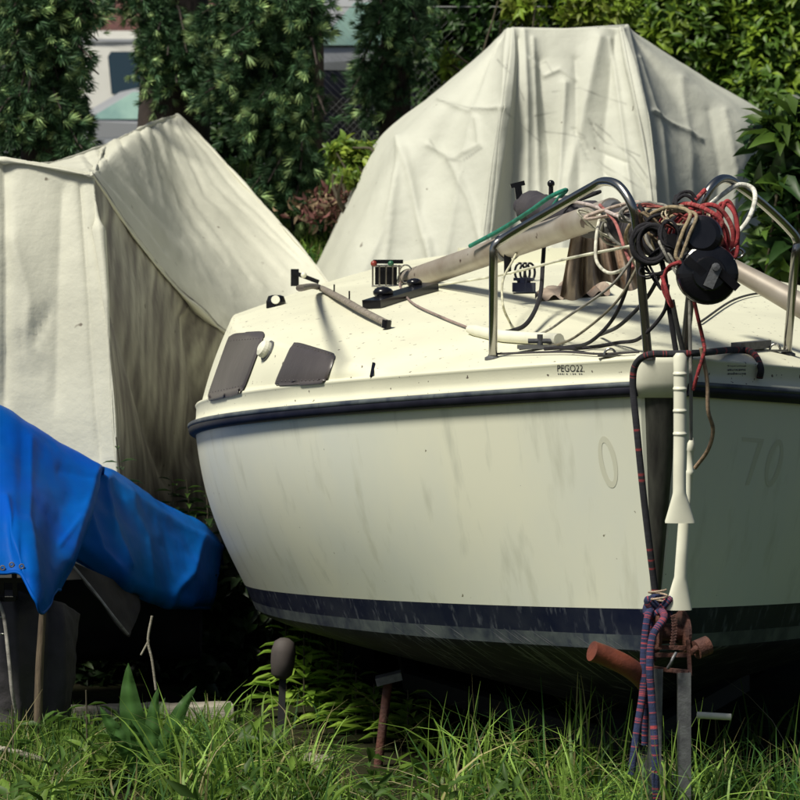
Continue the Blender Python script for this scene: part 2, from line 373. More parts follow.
# winch-like bracket on the roof
mb = MB(); a = H_(372, 309, .02); b = H_(430, 291, .02); mb.bar(a, b, .09, .035); br = mb.obj('sheet_track', M['black'], boat)
for x_, y_, r_ in ((384, 303, .045), (415, 293, .035)):
    mb = MB(); mb.ball(H_(x_, y_, .03)+(0, 0, .015), r_, 8, k=.6); mb.obj('track_car', M['black'], br)
# low roof hatch far aft
mb = MB(); c = np.array((.78, 15.6, H-.115)); 
mb.box(c+(0, 0, .0), (.5, .45, .075), taper=.96); hb = mb.obj('hatch', M['deck'], boat)
mb = MB(); mb.box(c+(0, -.01, -.05), (.52, .47, .012)); mb.obj('hatch_seal', M['black'], hb)
# deck pads / cleats
mb = MB(); c = H_(540, 349, 0); mb.box(c+(0, 0, .008), (.085, .03, .007)); 
mb.tube([c+(.0, 0, .012), c+(.0, 0, .055)], .011, 8); mb.tube([c+(-.045, 0, .03), c+(.045, 0, .03)], .009, 8); mb.obj('cleat', M['galv'], boat)
mb = MB(); mb.bar(H_(735, 352, .02), H_(765, 349, .02), .04, .03); mb.obj('deck_fitting', M['galv'], boat)
for x, y in ((610, 357), (775, 352)):
    mb = MB(); c = H_(x, y, 0); mb.box(c+(0, 0, .005), (.045, .02, .004)); a = np.linspace(0, math.pi, 9)
    mb.tube([c+(.02*math.cos(q), 0, .008+.022*math.sin(q)) for q in a], .005, 6); mb.obj('eye_plate', M['steel'], boat)
mb = MB(); mb.tube(cr([H_(470, 334, .02), H_(500, 341, .022), H_(530, 344, .024), H_(560, 346, .024)], 14), [.016]+[.024]*13, 10); mb.obj('deck_pipe', M['white'], boat)
# toe notch mark
mb = MB(); mb.bar(H_(374, 364, .004), H_(372, 377, .004), .012, .006, (0, -1, 0)); mb.obj('scupper', M['black'], boat)
# pulpit hoops
def pulpit(pts, mats):
    P = cr(pts, 70); mb = MB(); mb.tube(P, .0165, 12); o = mb.obj('pulpit', M['steel'], boat)
    for e in (P[0], P[-1]):
        mb = MB(); mb.lathe([(.032, -.004), (.032, .006), (.02, .012), (.017, .02)], e+(0, 0, -.004), (0, 0, 1), 14); mb.obj('foot', M['galv'], o)
def hoop(foot_a, foot_f, top):
    A = H_(*foot_a); F_ = H_(*foot_f); A = np.array(A); 
    pts = [A, A*.5+at(*top[0])*.5]+px(top)
    pts += [np.array(pts[-1])*.5+F_*.5, F_]; return pts
pulpit(hoop((493, 358), (648, 357), [(493.5, 262, 11.45), (495, 246, 11.44), (508, 236, 11.42), (550, 211, 11.25), (590, 188, 11.1), (604, 181.5, 11.03), (619, 186, 10.95), (632, 206, 10.9), (637, 232, 10.92)]), 0)
pulpit(hoop((787, 354), (684, 357), [(795, 260, 11.45), (797, 241, 11.44), (788, 228, 11.4), (765, 206, 11.25), (742, 188, 11.1), (727, 179, 11.03), (715, 183, 10.95), (704, 200, 10.92), (697, 232, 10.95)]), 0)
# writing on the toe strip and ghost numbers
def conform(verts2, faces, off, name, m, parent):
    mb = MB(); V = []
    for x, y in verts2:
        p, n = hit(x, y, off); V.append(p if p is not None else at(x, y, 11.5))
    for f in faces: mb.add([V[i] for i in f], np.arange(len(f))[None], None, False)
    return mb.obj(name, m, parent)
def text_px(s, x0, y0, w, h):
    c = bpy.data.curves.new('txt', 'FONT'); c.body = s; o = bpy.data.objects.new('txt', c); scn.collection.objects.link(o)
    dg = bpy.context.evaluated_depsgraph_get(); me = bpy.data.meshes.new_from_object(o.evaluated_get(dg))
    v = np.array([tuple(q.co)[:2] for q in me.vertices]); f = [tuple(p.vertices) for p in me.polygons]
    bpy.data.objects.remove(o); bpy.data.curves.remove(c); bpy.data.meshes.remove(me)
    v = (v-v.min(0))/(v.max(0)-v.min(0)); return [(x0+a*w, y0+h-b*h) for a, b in v], f
conform(*text_px('PEGO22', 557.5, 364.8, 25.5, 6.8), .0015, 'lettering', M['ink'], boat)
def scrib(rects, m):
    vv = []; ff = []
    for x, y, w_, h_ in rects: n = len(vv); vv += [(x, y), (x+w_, y), (x+w_, y+h_), (x, y+h_)]; ff.append((n, n+1, n+2, n+3))
    conform(vv, ff, .0015, 'small_print', m, boat)
R = random.Random(3)
scrib([(558+i*2.1, 373.2, 1.3 if R.random() < .8 else .4, 1.1) for i in range(12) if R.random() < .8], M['ink2'])
scrib([(727.5+i*1.55, yy+R.uniform(-.2, .2), R.uniform(.7, 1.3), hh*R.uniform(.7, 1)) for yy, hh in ((365.5, 1.0), (369, 2.0), (373, 1.8)) for i in range(12)], M['ink2'])
def ring(cx, cy, rx, ry, wd, sh=0):
    vv = []; ff = []; n = 26
    for i in range(n):
        a = i*2*math.pi/n
        for k in (1, 1-wd): vv.append((cx+rx*k*math.cos(a)+sh*math.sin(a)*-1*ry/10, cy+ry*(1-(1-k)*.5)*math.sin(a)))
    for i in range(n): j = (i+1) % n; ff.append((2*i, 2*j, 2*j+1, 2*i+1))
    return vv, ff
conform(*ring(608, 462, 9, 26, .5, -1.6), .001, 'faded_number', M['ghost'], boat)
conform(*ring(774, 463, 8, 24, .5, 2.0), .001, 'faded_number', M['ghost'], boat)
conform([(742, 437), (764, 439), (763, 443), (742, 441), (758, 443), (749, 485), (745, 485)], [(0, 1, 2, 3), (4, 2, 5, 6)], .001, 'faded_number', M['ghost'], boat)

mb = MB(); Rs = random.Random(9)
for k in range(46):
    x0 = Rs.uniform(385, 625); y0 = 628+(x0-385)*.105+Rs.uniform(-14, 12); L = Rs.uniform(.3, 1.0); rows = []
    for t in np.linspace(0, 1, 12):
        x = x0+(60+40*t)*t*L; y = y0+(48*t+22*t*t)*L; w_ = Rs.uniform(.15, .45)*math.sin(t*math.pi)+.05
        p, n = hit(x, y, .0015); q, n2 = hit(x+w_, y-w_, .0015)
        if p is None or q is None or p[2] > H-1.33: rows = [] if len(rows) < 3 else rows; continue
        rows.append([p, q])
    if len(rows) > 3: mb.grid(np.array(rows))
so_ = mb.obj('scuff_marks', mat('pale_scuff', (.2, .2, .23), .7), boat)
# ------------------------------------------------------------------ gear lying on the deck
# long grey spar from the cabin roof up to the pulpit
A = at(408, 281, 14.2); Bp = at(612, 211, 11.9); t = np.linspace(0, 1, 20)[:, None]
sp = thing('spar', 'straight grey aluminium spar sloping from the cabin roof up to the bow rail', 'spar', tuple(A))
mb = MB(); mb.tube(A*(1-t)+Bp*t, .052, 18); mb.obj('tube', M['alu'], sp)
d = nrm(Bp-A); mb = MB(); mb.lathe([(.001, -.05), (.03, -.05), (.04, -.04), (.054, 0), (.0545, .04)], A, d, 16); mb.obj('end_cap', M['black'], sp)
mb = MB(); c = Bp-d*.08+np.array((0, -.056, 0)); mb.lathe([(.034, -.004), (.034, .012), (.001, .014)], c, (0, -1, 0), 16); mb.obj('pivot_plate', M['black'], sp)
mb = MB(); mb.tube([Bp-d*.01, Bp+d*.05], [.05, .03], 14); mb.obj('end_fitting', M['galv'], sp)
mb = MB(); c = A*.47+Bp*.53; mb.lathe([(.056, -.02), (.062, -.01), (.062, .01), (.056, .02)], c, d, 18); mb.obj('collar', M['galv'], sp)
mb = MB(); c0 = c+(0, -.05, -.045); mb.bar(c0+(0, 0, .03), c0-(0, 0, .07), .035, .03); mb.tube([c0+(.0, -.0, .06), c0+(0, 0, .01)], .012, 8); mb.obj('tackle_block', M['black'], sp)
# second spar, out to the other side
A2 = at(722, 262, 11.9); B2 = at(860, 338, 11.7)
sp2 = thing('spar', 'tapered brownish grey spar leaning out past the bow rail, behind the black furling drum', 'spar', tuple(A2))
mb = MB(); mb.tube(A2*(1-t)+B2*t, np.linspace(.034, .056, 20), 14); mb.obj('tube', M['alu'], sp2)
mb = MB(); mb.tube([A2-nrm(B2-A2)*.03, A2+nrm(B2-A2)*.02], .036, 12); mb.obj('end_cap', M['black'], sp2)
# furled bundle with mast foot
C0 = at(700, 240, 10.95); C1 = at(520, 206, 13.3); dC = nrm(C1-C0)
mb = MB(); tt = np.linspace(0, 1, 60)[:, None]; P = C0*(1-tt)+C1*tt; rr = .06+.012*np.sin(tt[:, 0]*37)+.01*np.sin(tt[:, 0]*91); rr[-6:] *= np.linspace(1, .6, 6)
bun = thing('furled_sail', 'dark furled sail bundle lying along the deck behind the bow rail', 'furled sail', tuple(C1))
mb.tube(P, rr, 14); mb.obj('sail_roll', M['dcloth'], bun)
mb = MB(); c = C1+(0, 0, .03); mb.bar(c+(.0, 0, -.02), c+(-.01, 0, .06), .035, .03); mb.bar(c+(-.04, 0, .055), c+(.02, 0, .07), .025, .02); mb.obj('tack_shackle', M['black'], bun)
mb = MB(); c = at(551, 192, 13.0); mb.tube([c-(0, 0, .03), c+(0, 0, .03)], .01, 8); mb.ball(c+(0, 0, .035), .016, 8); mb.obj('masthead_knob', M['black'], bun)
# furling drum
fd = thing('furling_drum', 'glossy black round furling drum with steel tang, hung over the bow', 'furling drum', tuple(at(707, 300, 10.6)))
ax = nrm((.05, -1, .05)); c = at(708, 274, 10.62)
mb = MB(); mb.lathe([(.001, .035), (.055, .035), (.06, .028), (.093, .02), (.102, .014), (.106, 0), (.106, -.014), (.1, -.022), (.05, -.025), (.001, -.025)], c, ax, 40); mb.obj('drum_disc', M['black'], fd)
mb = MB(); mb.lathe([(.001, -.05), (.07, -.05), (.095, -.065), (.098, -.085), (.09, -.1), (.001, -.1)], c+(0, .02, 0), ax, 36); mb.obj('rear_disc', M['black'], fd)
mb = MB(); c2 = at(702, 238, 10.68); mb.lathe([(.001, .075), (.05, .075), (.066, .066), (.072, .05), (.074, -.02), (.074, -.15), (.001, -.15)], c2, nrm((-.12, -1, .18)), 36); mb.obj('drum_cap', M['black'], fd)
mb = MB(); c3 = c+ax*.05; mb.box(c3+(.008, 0, -.012), (.017, .006, .038), (nrm((1, 0, -.45)), (0, 1, 0), nrm((.45, 0, 1)))); mb.lathe([(.014, 0), (.014, .014), (.001, .016)], c3+(.018, 0, .022), ax, 10); mb.obj('tang', M['galv'], fd)
mb = MB(); mb.bar(c3+(.03, .005, .01), c3+(.095, .01, -.05), .028, .02, (0, -1, 0)); mb.bar(c+ax*.03+(-.08, 0, .05), c+ax*.03+(-.02, 0, .0), .03, .014, (0, -1, 0)); mb.obj('drum_strap', M['black'], fd)
# sheave beside it
sh = MB(); c = at(676, 249, 10.85); sh.lathe([(.001, .03), (.05, .03), (.055, .02), (.04, .005), (.04, -.01), (.056, -.025), (.056, -.03), (.001, -.032)], c, nrm((-.5, -1, 0)), 24)
solo('sheave', sh, M['black'], 'small black rope sheave tucked between the furling drum and the bow rail', 'sheave')
# clear/galvanised shackle at right of drum
mb = MB(); a = np.linspace(0, 2*math.pi, 16); mb.tube([at(737+7*math.cos(q), 253+5*math.sin(q), 10.75) for q in a], .007, 6); solo('shackle', mb, M['steel'], 'steel shackle ring just beside the furling drum on the spar side', 'shackle')
# soiled cloth hanging from the spar
mb = MB(); rows = []
for v in np.linspace(0, 1, 26):
    r = []
    for u in np.linspace(0, 1, 60):
        x0 = 573+46*u; x = (x0*(1-v)+(560+82*u)*v); y = 224+(-10)*u+v*(72+7*math.sin(u*9)-4*u)
        Yd = 12.75+.05*math.sin(u*27+1.2*math.sin(v*3))*(.35+v)+.03*math.sin(u*55)*v
        r.append(at(x, y, Yd))
    rows.append(r)
mb.grid(np.array(rows)); solo('cloth', mb, M['rag'], 'dirty brown and rust streaked cloth hanging in folds under the furled bundle', 'cloth')
mb = MB(); rows = []
for v in np.linspace(0, 1, 14):
    r = []
    for u in np.linspace(0, 1, 34):
        x = 535+75*u; y = 300-6*u-v*14*math.sin(u*math.pi)**.5; p = H_(x, y+2, .0)
        r.append(p+np.array((0, 0, .012+.03*abs(math.sin(u*13+v*4))*math.sin(v*math.pi)+.012*math.sin(u*31+v*9))))
    rows.append(r)
mb.grid(np.array(rows)); solo('cloth', mb, M['rag'], 'crumpled brown rag lying flat on deck beneath the hanging cloth', 'cloth')
# rollers / blocks on deck
for x, y, lb in ((524, 293, 'dark blue pulley block lying on deck beside the crumpled rag'),):
    mb = MB(); c = H_(x, y, .03); mb.box(c+(0, 0, -.005), (.05, .03, .02)); mb.box(c+(-.0, -.0, .03), (.045, .025, .006)); mb.lathe([(.03, -.02), (.03, .02), (.001, .02)], c+(0, 0, .015), (0, 0, 1), 14); solo('pulley_block', mb, M['boot'], lb, 'pulley')
mb = MB()
for i in range(3): a = np.linspace(0, 2*math.pi, 22); c = H_(520+5*i, 281, .04); mb.tube([c+np.array((.022*math.cos(q), .01*math.sin(q), .04*math.sin(q))) for q in a], .006, 6, False)
solo('webbing_coil', mb, M['black'], 'black webbing loops standing on deck behind the blue pulley', 'strap')
# navigation lamp cage
nl = thing('navigation_lamp', 'black caged navigation lamp with red and green lenses on the cabin roof', 'lamp', tuple(H_(388, 290)))
c = H_(386, 287)
mb = MB(); mb.box(c+(0, .03, .055), (.05, .03, .045)); mb.box(c+(.01, .02, .115), (.068, .03, .009)); mb.obj('housing', M['black'], nl)
mb = MB()
for i in range(5):
    x = -.06+.03*i; mb.tube([c+(x, -.012, .0), c+(x, -.016, .1)], .0045, 6)
mb.tube([c+(-.065, -.014, .095), c+(.07, -.014, .095)], .0045, 6); mb.tube([c+(-.065, -.014, .004), c+(.07, -.014, .004)], .0045, 6); mb.obj('cage', M['steel'], nl)
mb = MB(); mb.ball(c+(-.055, -.01, .106), .015, 8); mb.obj('red_lens', M['red'], nl)
mb = MB(); mb.ball(c+(.022, -.012, .106), .014, 8); mb.obj('green_lens', M['green'], nl)
mb = MB(); mb.tube([c+(.09+.03*math.cos(q), 0, .06+.04*math.sin(q)) for q in np.linspace(0, 5.2, 16)], .004, 6); solo('wire_loop', mb, M['steel'], 'thin wire loop standing beside the caged navigation lamp', 'wire')

def rope(name, pts, r, col, label, cat='rope', fleck=None, n=90, group=None, sides=7):
    if name == 'rope': r = r*.82
    P = cr(pts, n); mb = MB(); c = np.tile(np.asarray(col, float), (n, 1))*(1+.18*rng.normal(size=(n, 1)))
    c = np.clip(c, 0, 1)
    if fleck is not None:
        k = rng.random(n) < (.08 if n > 400 else .16 if n > 80 else .2); c[k] = fleck
    mb.tube(P, r, sides, True, c); return solo(name, mb, M['rope'], label, cat, group)
RED = (.32, .035, .04); PINK = (.36, .12, .11); BEI = (.33, .26, .16); BLK = (.012, .011, .016); WHT = (.62, .6, .5); GRY = (.28, .27, .24); NAVY = (.02, .03, .09)
rope('rope', px([(470, 246, 13.2), (500, 230, 12.9), (530, 211, 12.5), (550, 197, 12.3), (566, 190, 12.3), (560, 197, 12.5), (549, 212, 12.6)]), .011, (.01, .19, .13), 'green rope running along above the grey spar', fleck=None)
# coils wound round the bundle's near end
def wind(t0, t1, turns, rad, rj, n):
    out = []; ph = rng.random()*6
    u = np.cross(dC, (0, 0, 1.0)); u = nrm(u); v = np.cross(dC, u)
    for i in range(n):
        f = i/(n-1); a = f*turns*2*math.pi+ph; k = t0+(t1-t0)*(.5-.5*math.cos(f*math.pi*2.3))+.01*math.sin(f*60)
        out.append(C0+(C1-C0)*k+(rad+rj*math.sin(f*47))*(math.cos(a)*u+math.sin(a)*v))
    return out
rope('rope', wind(-.02, .10, 7, .088, .012, 120), .0085, RED, 'red rope wound in loops round the furled bundle above the black drum', n=420)
rope('rope', wind(.0, .26, 5, .082, .008, 90), .008, BEI, 'beige rope lashed loosely round the near end of the furled bundle', n=320)
rope('rope', wind(.05, .2, 6, .078, .012, 90), .009, BLK, 'black rope wrapped tightly round the furled bundle', n=320)
rope('rope', wind(.1, .42, 6, .072, .01, 90), .007, GRY, 'grey rope spiralling along the furled bundle', n=320)
rope('rope', px([(705, 190, 10.9), (690, 208, 10.8), (712, 205, 10.75), (726, 216, 10.75), (733, 235, 10.75), (728, 262, 10.75), (716, 240, 10.72), (722, 222, 10.7), (705, 209, 10.72), (688, 204, 10.8), (676, 206, 10.85)]), .0105, RED, 'thick red rope looped over the top of the drum cap', fleck=(.42, .12, .1), n=240)
rope('rope', px([(640, 222, 11.1), (655, 212, 10.95), (672, 207, 10.8), (690, 213, 10.65), (683, 232, 10.62), (676, 254, 10.62), (680, 262, 10.62)]), .009, BEI, 'beige cord falling from the bundle past the drum cap', n=80)
rope('rope', px([(646, 225, 11.1), (660, 216, 10.95), (677, 211, 10.8), (696, 215, 10.62), (689, 236, 10.6), (681, 258, 10.6)]), .008, (.32, .25, .16), 'pale tan cord lying against the drum cap', n=80)
rope('rope', px([(676, 196, 10.9), (674, 203, 10.85), (685, 187+8, 10.8), (695, 203, 10.8), (685, 210, 10.8), (676, 204, 10.8), (680, 194, 10.85), (690, 192, 10.85), (697, 200, 10.85)]), .008, BLK, 'black rope ring sitting on top of the tangled rope bundle', n=90)
# black cable coil on the pulpit leg
mb_pts = []
for i in range(220):
    a = i/220*2*math.pi*9; mb_pts.append(at(650, 244, 10.88)+np.array((.055*math.cos(a)+.012*math.sin(i*.13), .02*math.sin(i*.09)-.02, .062*math.sin(a)+.008*math.cos(i*.21))))
rope('cable', mb_pts, .0075, BLK, 'coil of black cable hung on the bow rail beside the tangled ropes', 'cable', n=500)
DK = lambda lst: [H_(x, y, .012) if Y is None else at(x, y, Y) for x, y, Y in lst]
rope('rope', DK([(545, 232, 12.9), (543, 262, 12.7), (540, 296, 12.4), (528, 322, 12.0), (512, 334, None), (492, 337, None)]), .011, BLK, 'black rope falling from the spar collar to the deck', n=70)
rope('rope', DK([(638, 250, 10.95), (612, 285, 11.0), (570, 315, 11.4), (545, 335, None), (520, 340, None)]), .006, GRY, 'thin grey line drooping from the bow rail to the deck pipe', n=60)
rope('rope', DK([(640, 262, 10.95), (618, 300, 11.0), (585, 330, 11.3), (560, 347, None), (520, 352, None)]), .006, (.2, .18, .13), 'thin tan line drooping from bow rail to deck below', n=60)
rope('rope', DK([(630, 262, 10.98), (626, 290, 11.0), (612, 320, 11.1), (590, 342, 11.2), (570, 350, None), (545, 352, None)]), .0085, BLK, 'black rope sagging from the rope coil onto the fore deck', n=70)
rope('rope', DK([(668, 285, 10.85), (664, 312, 10.9), (640, 338, 11.0), (618, 346, None), (585, 351, None), (555, 351, None)]), .0085, BLK, 'second black rope sagging lower across the fore deck towards the cleat', n=70)
rope('rope', DK([(660, 275, 10.9), (645, 300, 11.0), (620, 325, 11.1), (600, 338, None)]), .009, (.05, .05, .055), 'dark grey rope slung from the bundle to the deck', n=60)
rope('rope', DK([(520, 246, 12.9), (512, 262, 12.7), (503, 280, 12.4), (503, 305, 12.0), (510, 325, None), (517, 335, None)]), .006, (.6, .58, .42), 'pale cord hanging from the spar to the deck beside the rail post', n=60)
rope('rope', DK([(404, 281, 14.1), (400, 288, None), (412, 305, None), (440, 319, None), (472, 332, None)]), .006, (.3, .22, .2), 'thin brown line lying over the cabin roof from the spar end', n=60)
rope('rope', px([(425, 287, 13.9), (500, 275, 13.0), (570, 258, 12.0), (636, 245, 11.0)]), .007, (.7, .69, .55), 'taut white line stretched between the spar and the bow rail', n=50)
rope('rope', px([(600, 215, 11.7), (596, 240, 11.6), (597, 262, 11.5), (610, 273, 11.4), (628, 266, 11.2), (638, 252, 11.0)]), .008, WHT, 'white cord hanging in a loop inside the bow rail hoop', n=60)
rope('rope', px([(600, 205, 11.8), (615, 222, 11.5), (625, 250, 11.2), (633, 268, 11.05)]), .008, PINK, 'pinkish rope running down inside the bow rail hoop', n=50)
rope('rope', px([(560, 200, 12.4), (590, 205, 12.0), (615, 215, 11.5), (640, 225, 11.1)]), .009, (.5, .42, .4), 'pale pink rope stretched along the furled bundle', n=50)
rope('hose', px([(706, 208, 10.95), (722, 195, 11.0), (738, 185, 11.05), (752, 188, 11.05), (755, 200, 11.0), (748, 220, 10.95), (733, 238, 10.9)]), .009, (.75, .74, .66), 'white hose bent in a loop round the bow rail hoop beside the drum', 'hose', n=70)
rope('rope', DK([(693, 296, 10.7), (698, 318, 10.72), (703, 340, 10.75), (704, 352, 10.72), (698, 372, 10.72), (693, 390, 10.74)]), .0085, RED, 'bright red cord dropping from the drum over the bow cap', n=60, fleck=(.1, .02, .02))
rope('rope', DK([(662, 276, 10.68), (667, 292, 10.66), (672, 306, 10.68), (668, 300, 10.7), (663, 286, 10.7), (668, 268, 10.66), (680, 262, 10.6)]), .009, RED, 'short red rope end dangling behind the black drum', n=60)
rope('rope', DK([(701, 348, 10.72), (707, 380, 10.74), (708, 410, 10.76), (713, 430, 10.8), (708, 450, 10.84), (695, 468, 10.9)]), .009, (.33, .23, .15), 'frayed brown rope hanging against the shaded side of the bow', n=60)
rope('rope', DK([(690, 300, 10.78), (690, 330, 10.78), (691, 390, 10.76), (691, 440, 10.78)]), .008, GRY, 'grey stay wire hanging straight down in front of the stem', n=30)
rope('rope', DK([(672, 300, 10.8), (678, 330, 10.82), (684, 356, 10.84)]), .011, (.03, .03, .03), 'dark line dropping from the bundle to the bow cap', n=30)
rope('rope', DK([(700, 325, None), (735, 302, None), (770, 295, None), (800, 300, None)]), .006, (.04, .04, .04), 'thin dark line lying across the speckled fore deck', n=50)
rope('rope', DK([(493, 357, None), (560, 355, None), (600, 357, None), (640, 355, None)]), .005, (.05, .045, .05), 'thin dark lifeline along the edge of the deck by the printed name', n=40)
rope('rope', px([(640, 205, 11.0), (650, 228, 10.95), (662, 262, 10.92), (668, 300, 10.9), (676, 352, 10.9)]), .012, BLK, 'heavy black rope hanging down from the bundle to the stem head', n=50)
for i, (cx, cy, Yq, rx, ry, r_, col_, lb) in enumerate((
  (668, 222, 10.95, 20, 13, .0075, BLK, 'black rope coil slung over the furled bundle, nearest the bow rail hoop'),
  (690, 250, 10.8, 14, 26, .007, BLK, 'long black rope loop hanging behind the drum cap'),
  (672, 262, 10.85, 12, 20, .0065, GRY, 'grey rope loop hanging under the furled bundle'),
  (655, 232, 10.95, 16, 18, .006, (.2, .15, .09), 'brown cord loop tangled around the black cable coil'),
  (728, 232, 10.8, 9, 26, .009, RED, 'red rope coil draped down the spar side of the drum cap'),
  (640, 214, 11.15, 22, 9, .007, GRY, 'grey rope loop lying across the furled bundle behind the bow rail'),
  (612, 212, 11.7, 26, 8, .007, (.45, .36, .3), 'pale brown rope loop lying on the furled bundle near the spar end'),
  (575, 200, 12.4, 20, 7, .008, BLK, 'black rope loop lying on the far end of the furled bundle'),
  (662, 258, 10.88, 22, 16, .0045, BLK, 'thin black line tangled loosely below the black cable coil'),
  (684, 214, 10.85, 20, 10, .0045, (.5, .42, .3), 'thin tan line tangled over the drum cap'),
  (660, 214, 11.0, 26, 11, .005, (.3, .08, .07), 'thin dark red line tangled over the bundle'),
  (646, 262, 10.9, 12, 22, .005, BLK, 'thin black line hanging in loops down the bow rail leg'),
  (600, 226, 11.8, 22, 14, .0045, (.5, .48, .38), 'thin pale line hanging in loose loops below the spar end'),
  (670, 238, 10.8, 10, 14, .006, BLK, 'black rope bunched between the cable coil and the drum cap'),
  (692, 262, 10.72, 12, 14, .005, GRY, 'thin grey line tangled just behind the black drum disc'))):
    pp = []
    for k in range(70):
        a_ = k/70*2*math.pi*3.3; wob = 1+.22*math.sin(k*.31+i)+.12*math.sin(k*.83)
        pp.append(at(cx+rx*wob*math.cos(a_+i), cy+ry*wob*math.sin(a_+i*1.7), Yq+.05*math.sin(a_*.5+i)+.02*math.sin(k*.5)))
    rope('rope', pp, r_, col_, lb, n=220)
# flecked mooring line over the bow and the knotted bundle below
rope('mooring_rope', DK([(757, 378, None), (758, 366, None), (752, 356, None), (735, 353, None), (700, 353, 10.82), (668, 354, 10.8), (648, 355, 10.8), (636, 364, 10.84), (633, 385, 10.86), (637, 430, 10.86), (643, 490, 10.88), (650, 550, 10.92), (655, 590, 10.95), (657, 606, 10.95)]), .0125, (.02, .02, .028), 'black mooring rope with red flecks led over the bow and down the stem', fleck=RED, n=420)
for pts, lb in (([(656, 606, 10.85), (648, 616, 10.8), (644, 650, 10.78), (643, 690, 10.76), (637, 730, 10.74), (631, 775, 10.72)], 'navy rope with red flecks hanging from the knot, strand farthest from the winch post'),
                ([(660, 608, 10.82), (664, 618, 10.78), (653, 636, 10.74), (650, 665, 10.72), (652, 700, 10.72), (655, 745, 10.7), (656, 800, 10.7)], 'navy rope with red flecks hanging in front of the winch post, longest strand'),
                ([(655, 609, 10.86), (652, 625, 10.84), (647, 660, 10.82), (646, 700, 10.8), (645, 745, 10.8)], 'navy rope with red flecks hanging between its two neighbour strands')):
    rope('mooring_rope', px(pts), .014, NAVY, lb, fleck=(.42, .06, .07), n=260, group='flecked rope strands hanging at the bow')
kp = [at(658, 607, 10.84)+np.array((.04*math.cos(a*1.0+.4*math.sin(a*.3)), .03*math.sin(a*.7), .03*math.sin(a*1.3))) for a in np.linspace(0, 17, 60)]
rope('rope_knot', kp, .013, NAVY, 'knot of red flecked navy rope at the foot of the stem', 'knot', fleck=(.42, .06, .07), n=300)
rope('wire_tie', [at(658, 603, 10.82)+np.array((.032*math.cos(a), .03*math.sin(a), .004*a)) for a in np.linspace(0, 12, 40)], .004, (.4, .3, .22), 'rusty wire tie twisted round the rope knot', 'wire', n=70)
# white plastic tubes on the stem
def pipe(name, prof, Y, label, lean=0):
    """prof: (pixel y, half width px); flattened flare at the foot"""
    mb = MB(); rows = []
    for x, y, hw, hd in prof:
        c = at(x, y, Y); k = Y/FPX; r = []
        for a in np.linspace(0, 2*math.pi, 29)[:-1]: r.append(c+np.array((hw*k*math.cos(a), hd*k*math.sin(a), 0)))
        rows.append(r)
    mb.grid(np.array(rows), wrap=True, flip=True); 
    for e in (0, -1): mb.add(np.array(rows[e]), np.arange(28)[None], None, False)
    return solo(name, mb, M['white'], label, 'pipe')
pr = [(680, 353, 4, 4), (680, 357, 7, 6)]
for y in (374, 389, 411, 434): pr += [(680, y-3.2, 6.5, 6), (680, y-1.5, 6.5, 6), (680, y-1.1, 7.1, 6.6), (680, y+.9, 7.1, 6.6), (680, y+1.3, 6.5, 6), (680, y+3, 6.5, 6)]
pr += [(679.5, 470, 6.5, 6), (679.5, 488, 6.6, 6), (679.5, 493, 6.7, 6), (679.6, 498, 8, 5.6), (680, 521, 15, 4), (680, 523, 15, 4)]
pipe('plastic_pipe', pr, 10.72, 'white ribbed plastic pipe with flared foot hanging in front of the stem')
pr = [(692, 438, 1.5, 1.5), (691, 443, 3.6, 3), (691, 450, 4.4, 4), (690.5, 451, 3.4, 3), (690, 470, 3.4, 3), (690, 471, 4, 3.5), (690, 474, 4, 3.5), (689.5, 475, 3.4, 3), (688, 498, 3.6, 3), (684.5, 515, 5, 4.5), (684, 525, 6, 5), (680.5, 577, 6.4, 5.5), (680, 582, 7.5, 5), (678.5, 608, 13.5, 4), (678.5, 610, 13.5, 4)]
pipe('plastic_pipe', pr, 10.82, 'second white plastic pipe, reaching lower, its flared foot at the boot stripe')

# ------------------------------------------------------------------ trailer and stands
tr = thing('boat_trailer', 'galvanised boat trailer with rusty winch post under the bow of the sailing boat', 'trailer', (.95, 10.9, 0))
for a, b in (((656, 668), (652, 900)), ((684, 672), (684, 900))):
    mb = MB(); mb.bar(at(a[0], a[1], 10.78), np.append(at(b[0], b[1], 10.78)[:2], 0.0), .045, .05, (0, 1, 0)); mb.obj('post', M['galv'], tr)
mb = MB(); Yb = 10.76
for a, b in (((650, 668), (688, 672)), ((649, 642), (653, 672)), ((688, 640), (690, 676)), ((650, 655), (690, 655)), ((652, 647), (690, 648))): Yb += .006; mb.bar(at(*a, Yb), at(*b, Yb), .012, .014)
for a, b in (((650, 668), (688, 672)), ((650, 642), (688, 640))): Yb += .006; mb.bar(at(*a, Yb+.1), at(*b, Yb+.1), .012, .016)
mb.bar(at(653, 660, Yb), at(656, 640, Yb+.05), .02, .02); mb.obj('winch_frame', M['rust'], tr)
mb = MB(); mb.lathe([(.03, -.06), (.075, -.06), (.075, -.05), (.03, -.045), (.03, .045), (.075, .05), (.075, .06), (.03, .06)], at(668, 632, 10.86), (1, .3, 0), 20); mb.obj('winch_drum', M['rust'], tr)
mb = MB()
for i in range(11):
    a = -.9+i*.25; c = at(669, 633, 10.75)+np.array((0.012*math.sin(a), -.03, 0)); mb.box(at(672+2.5*math.cos(a), 616+i*3.0, 10.74), (.010, .007, .0035), (nrm((1, 0, .4)), (0, 1, 0), nrm((-.4, 0, 1))))
mb.obj('winch_chain', M['rust'], tr)
mb = MB(); mb.tube([at(690, 652, 10.78), at(700, 647, 10.8)], .014, 8); mb.tube([at(696, 650, 10.8), at(708, 645, 10.82)], .034, 12); mb.obj('winch_handle', M['rust'], tr)
mb = MB(); mb.tube([at(668, 668, 10.74), at(671, 663, 10.72), at(673, 658, 10.72), at(676, 653, 10.74)], .006, 6); mb.obj('hook', M['galv'], tr)
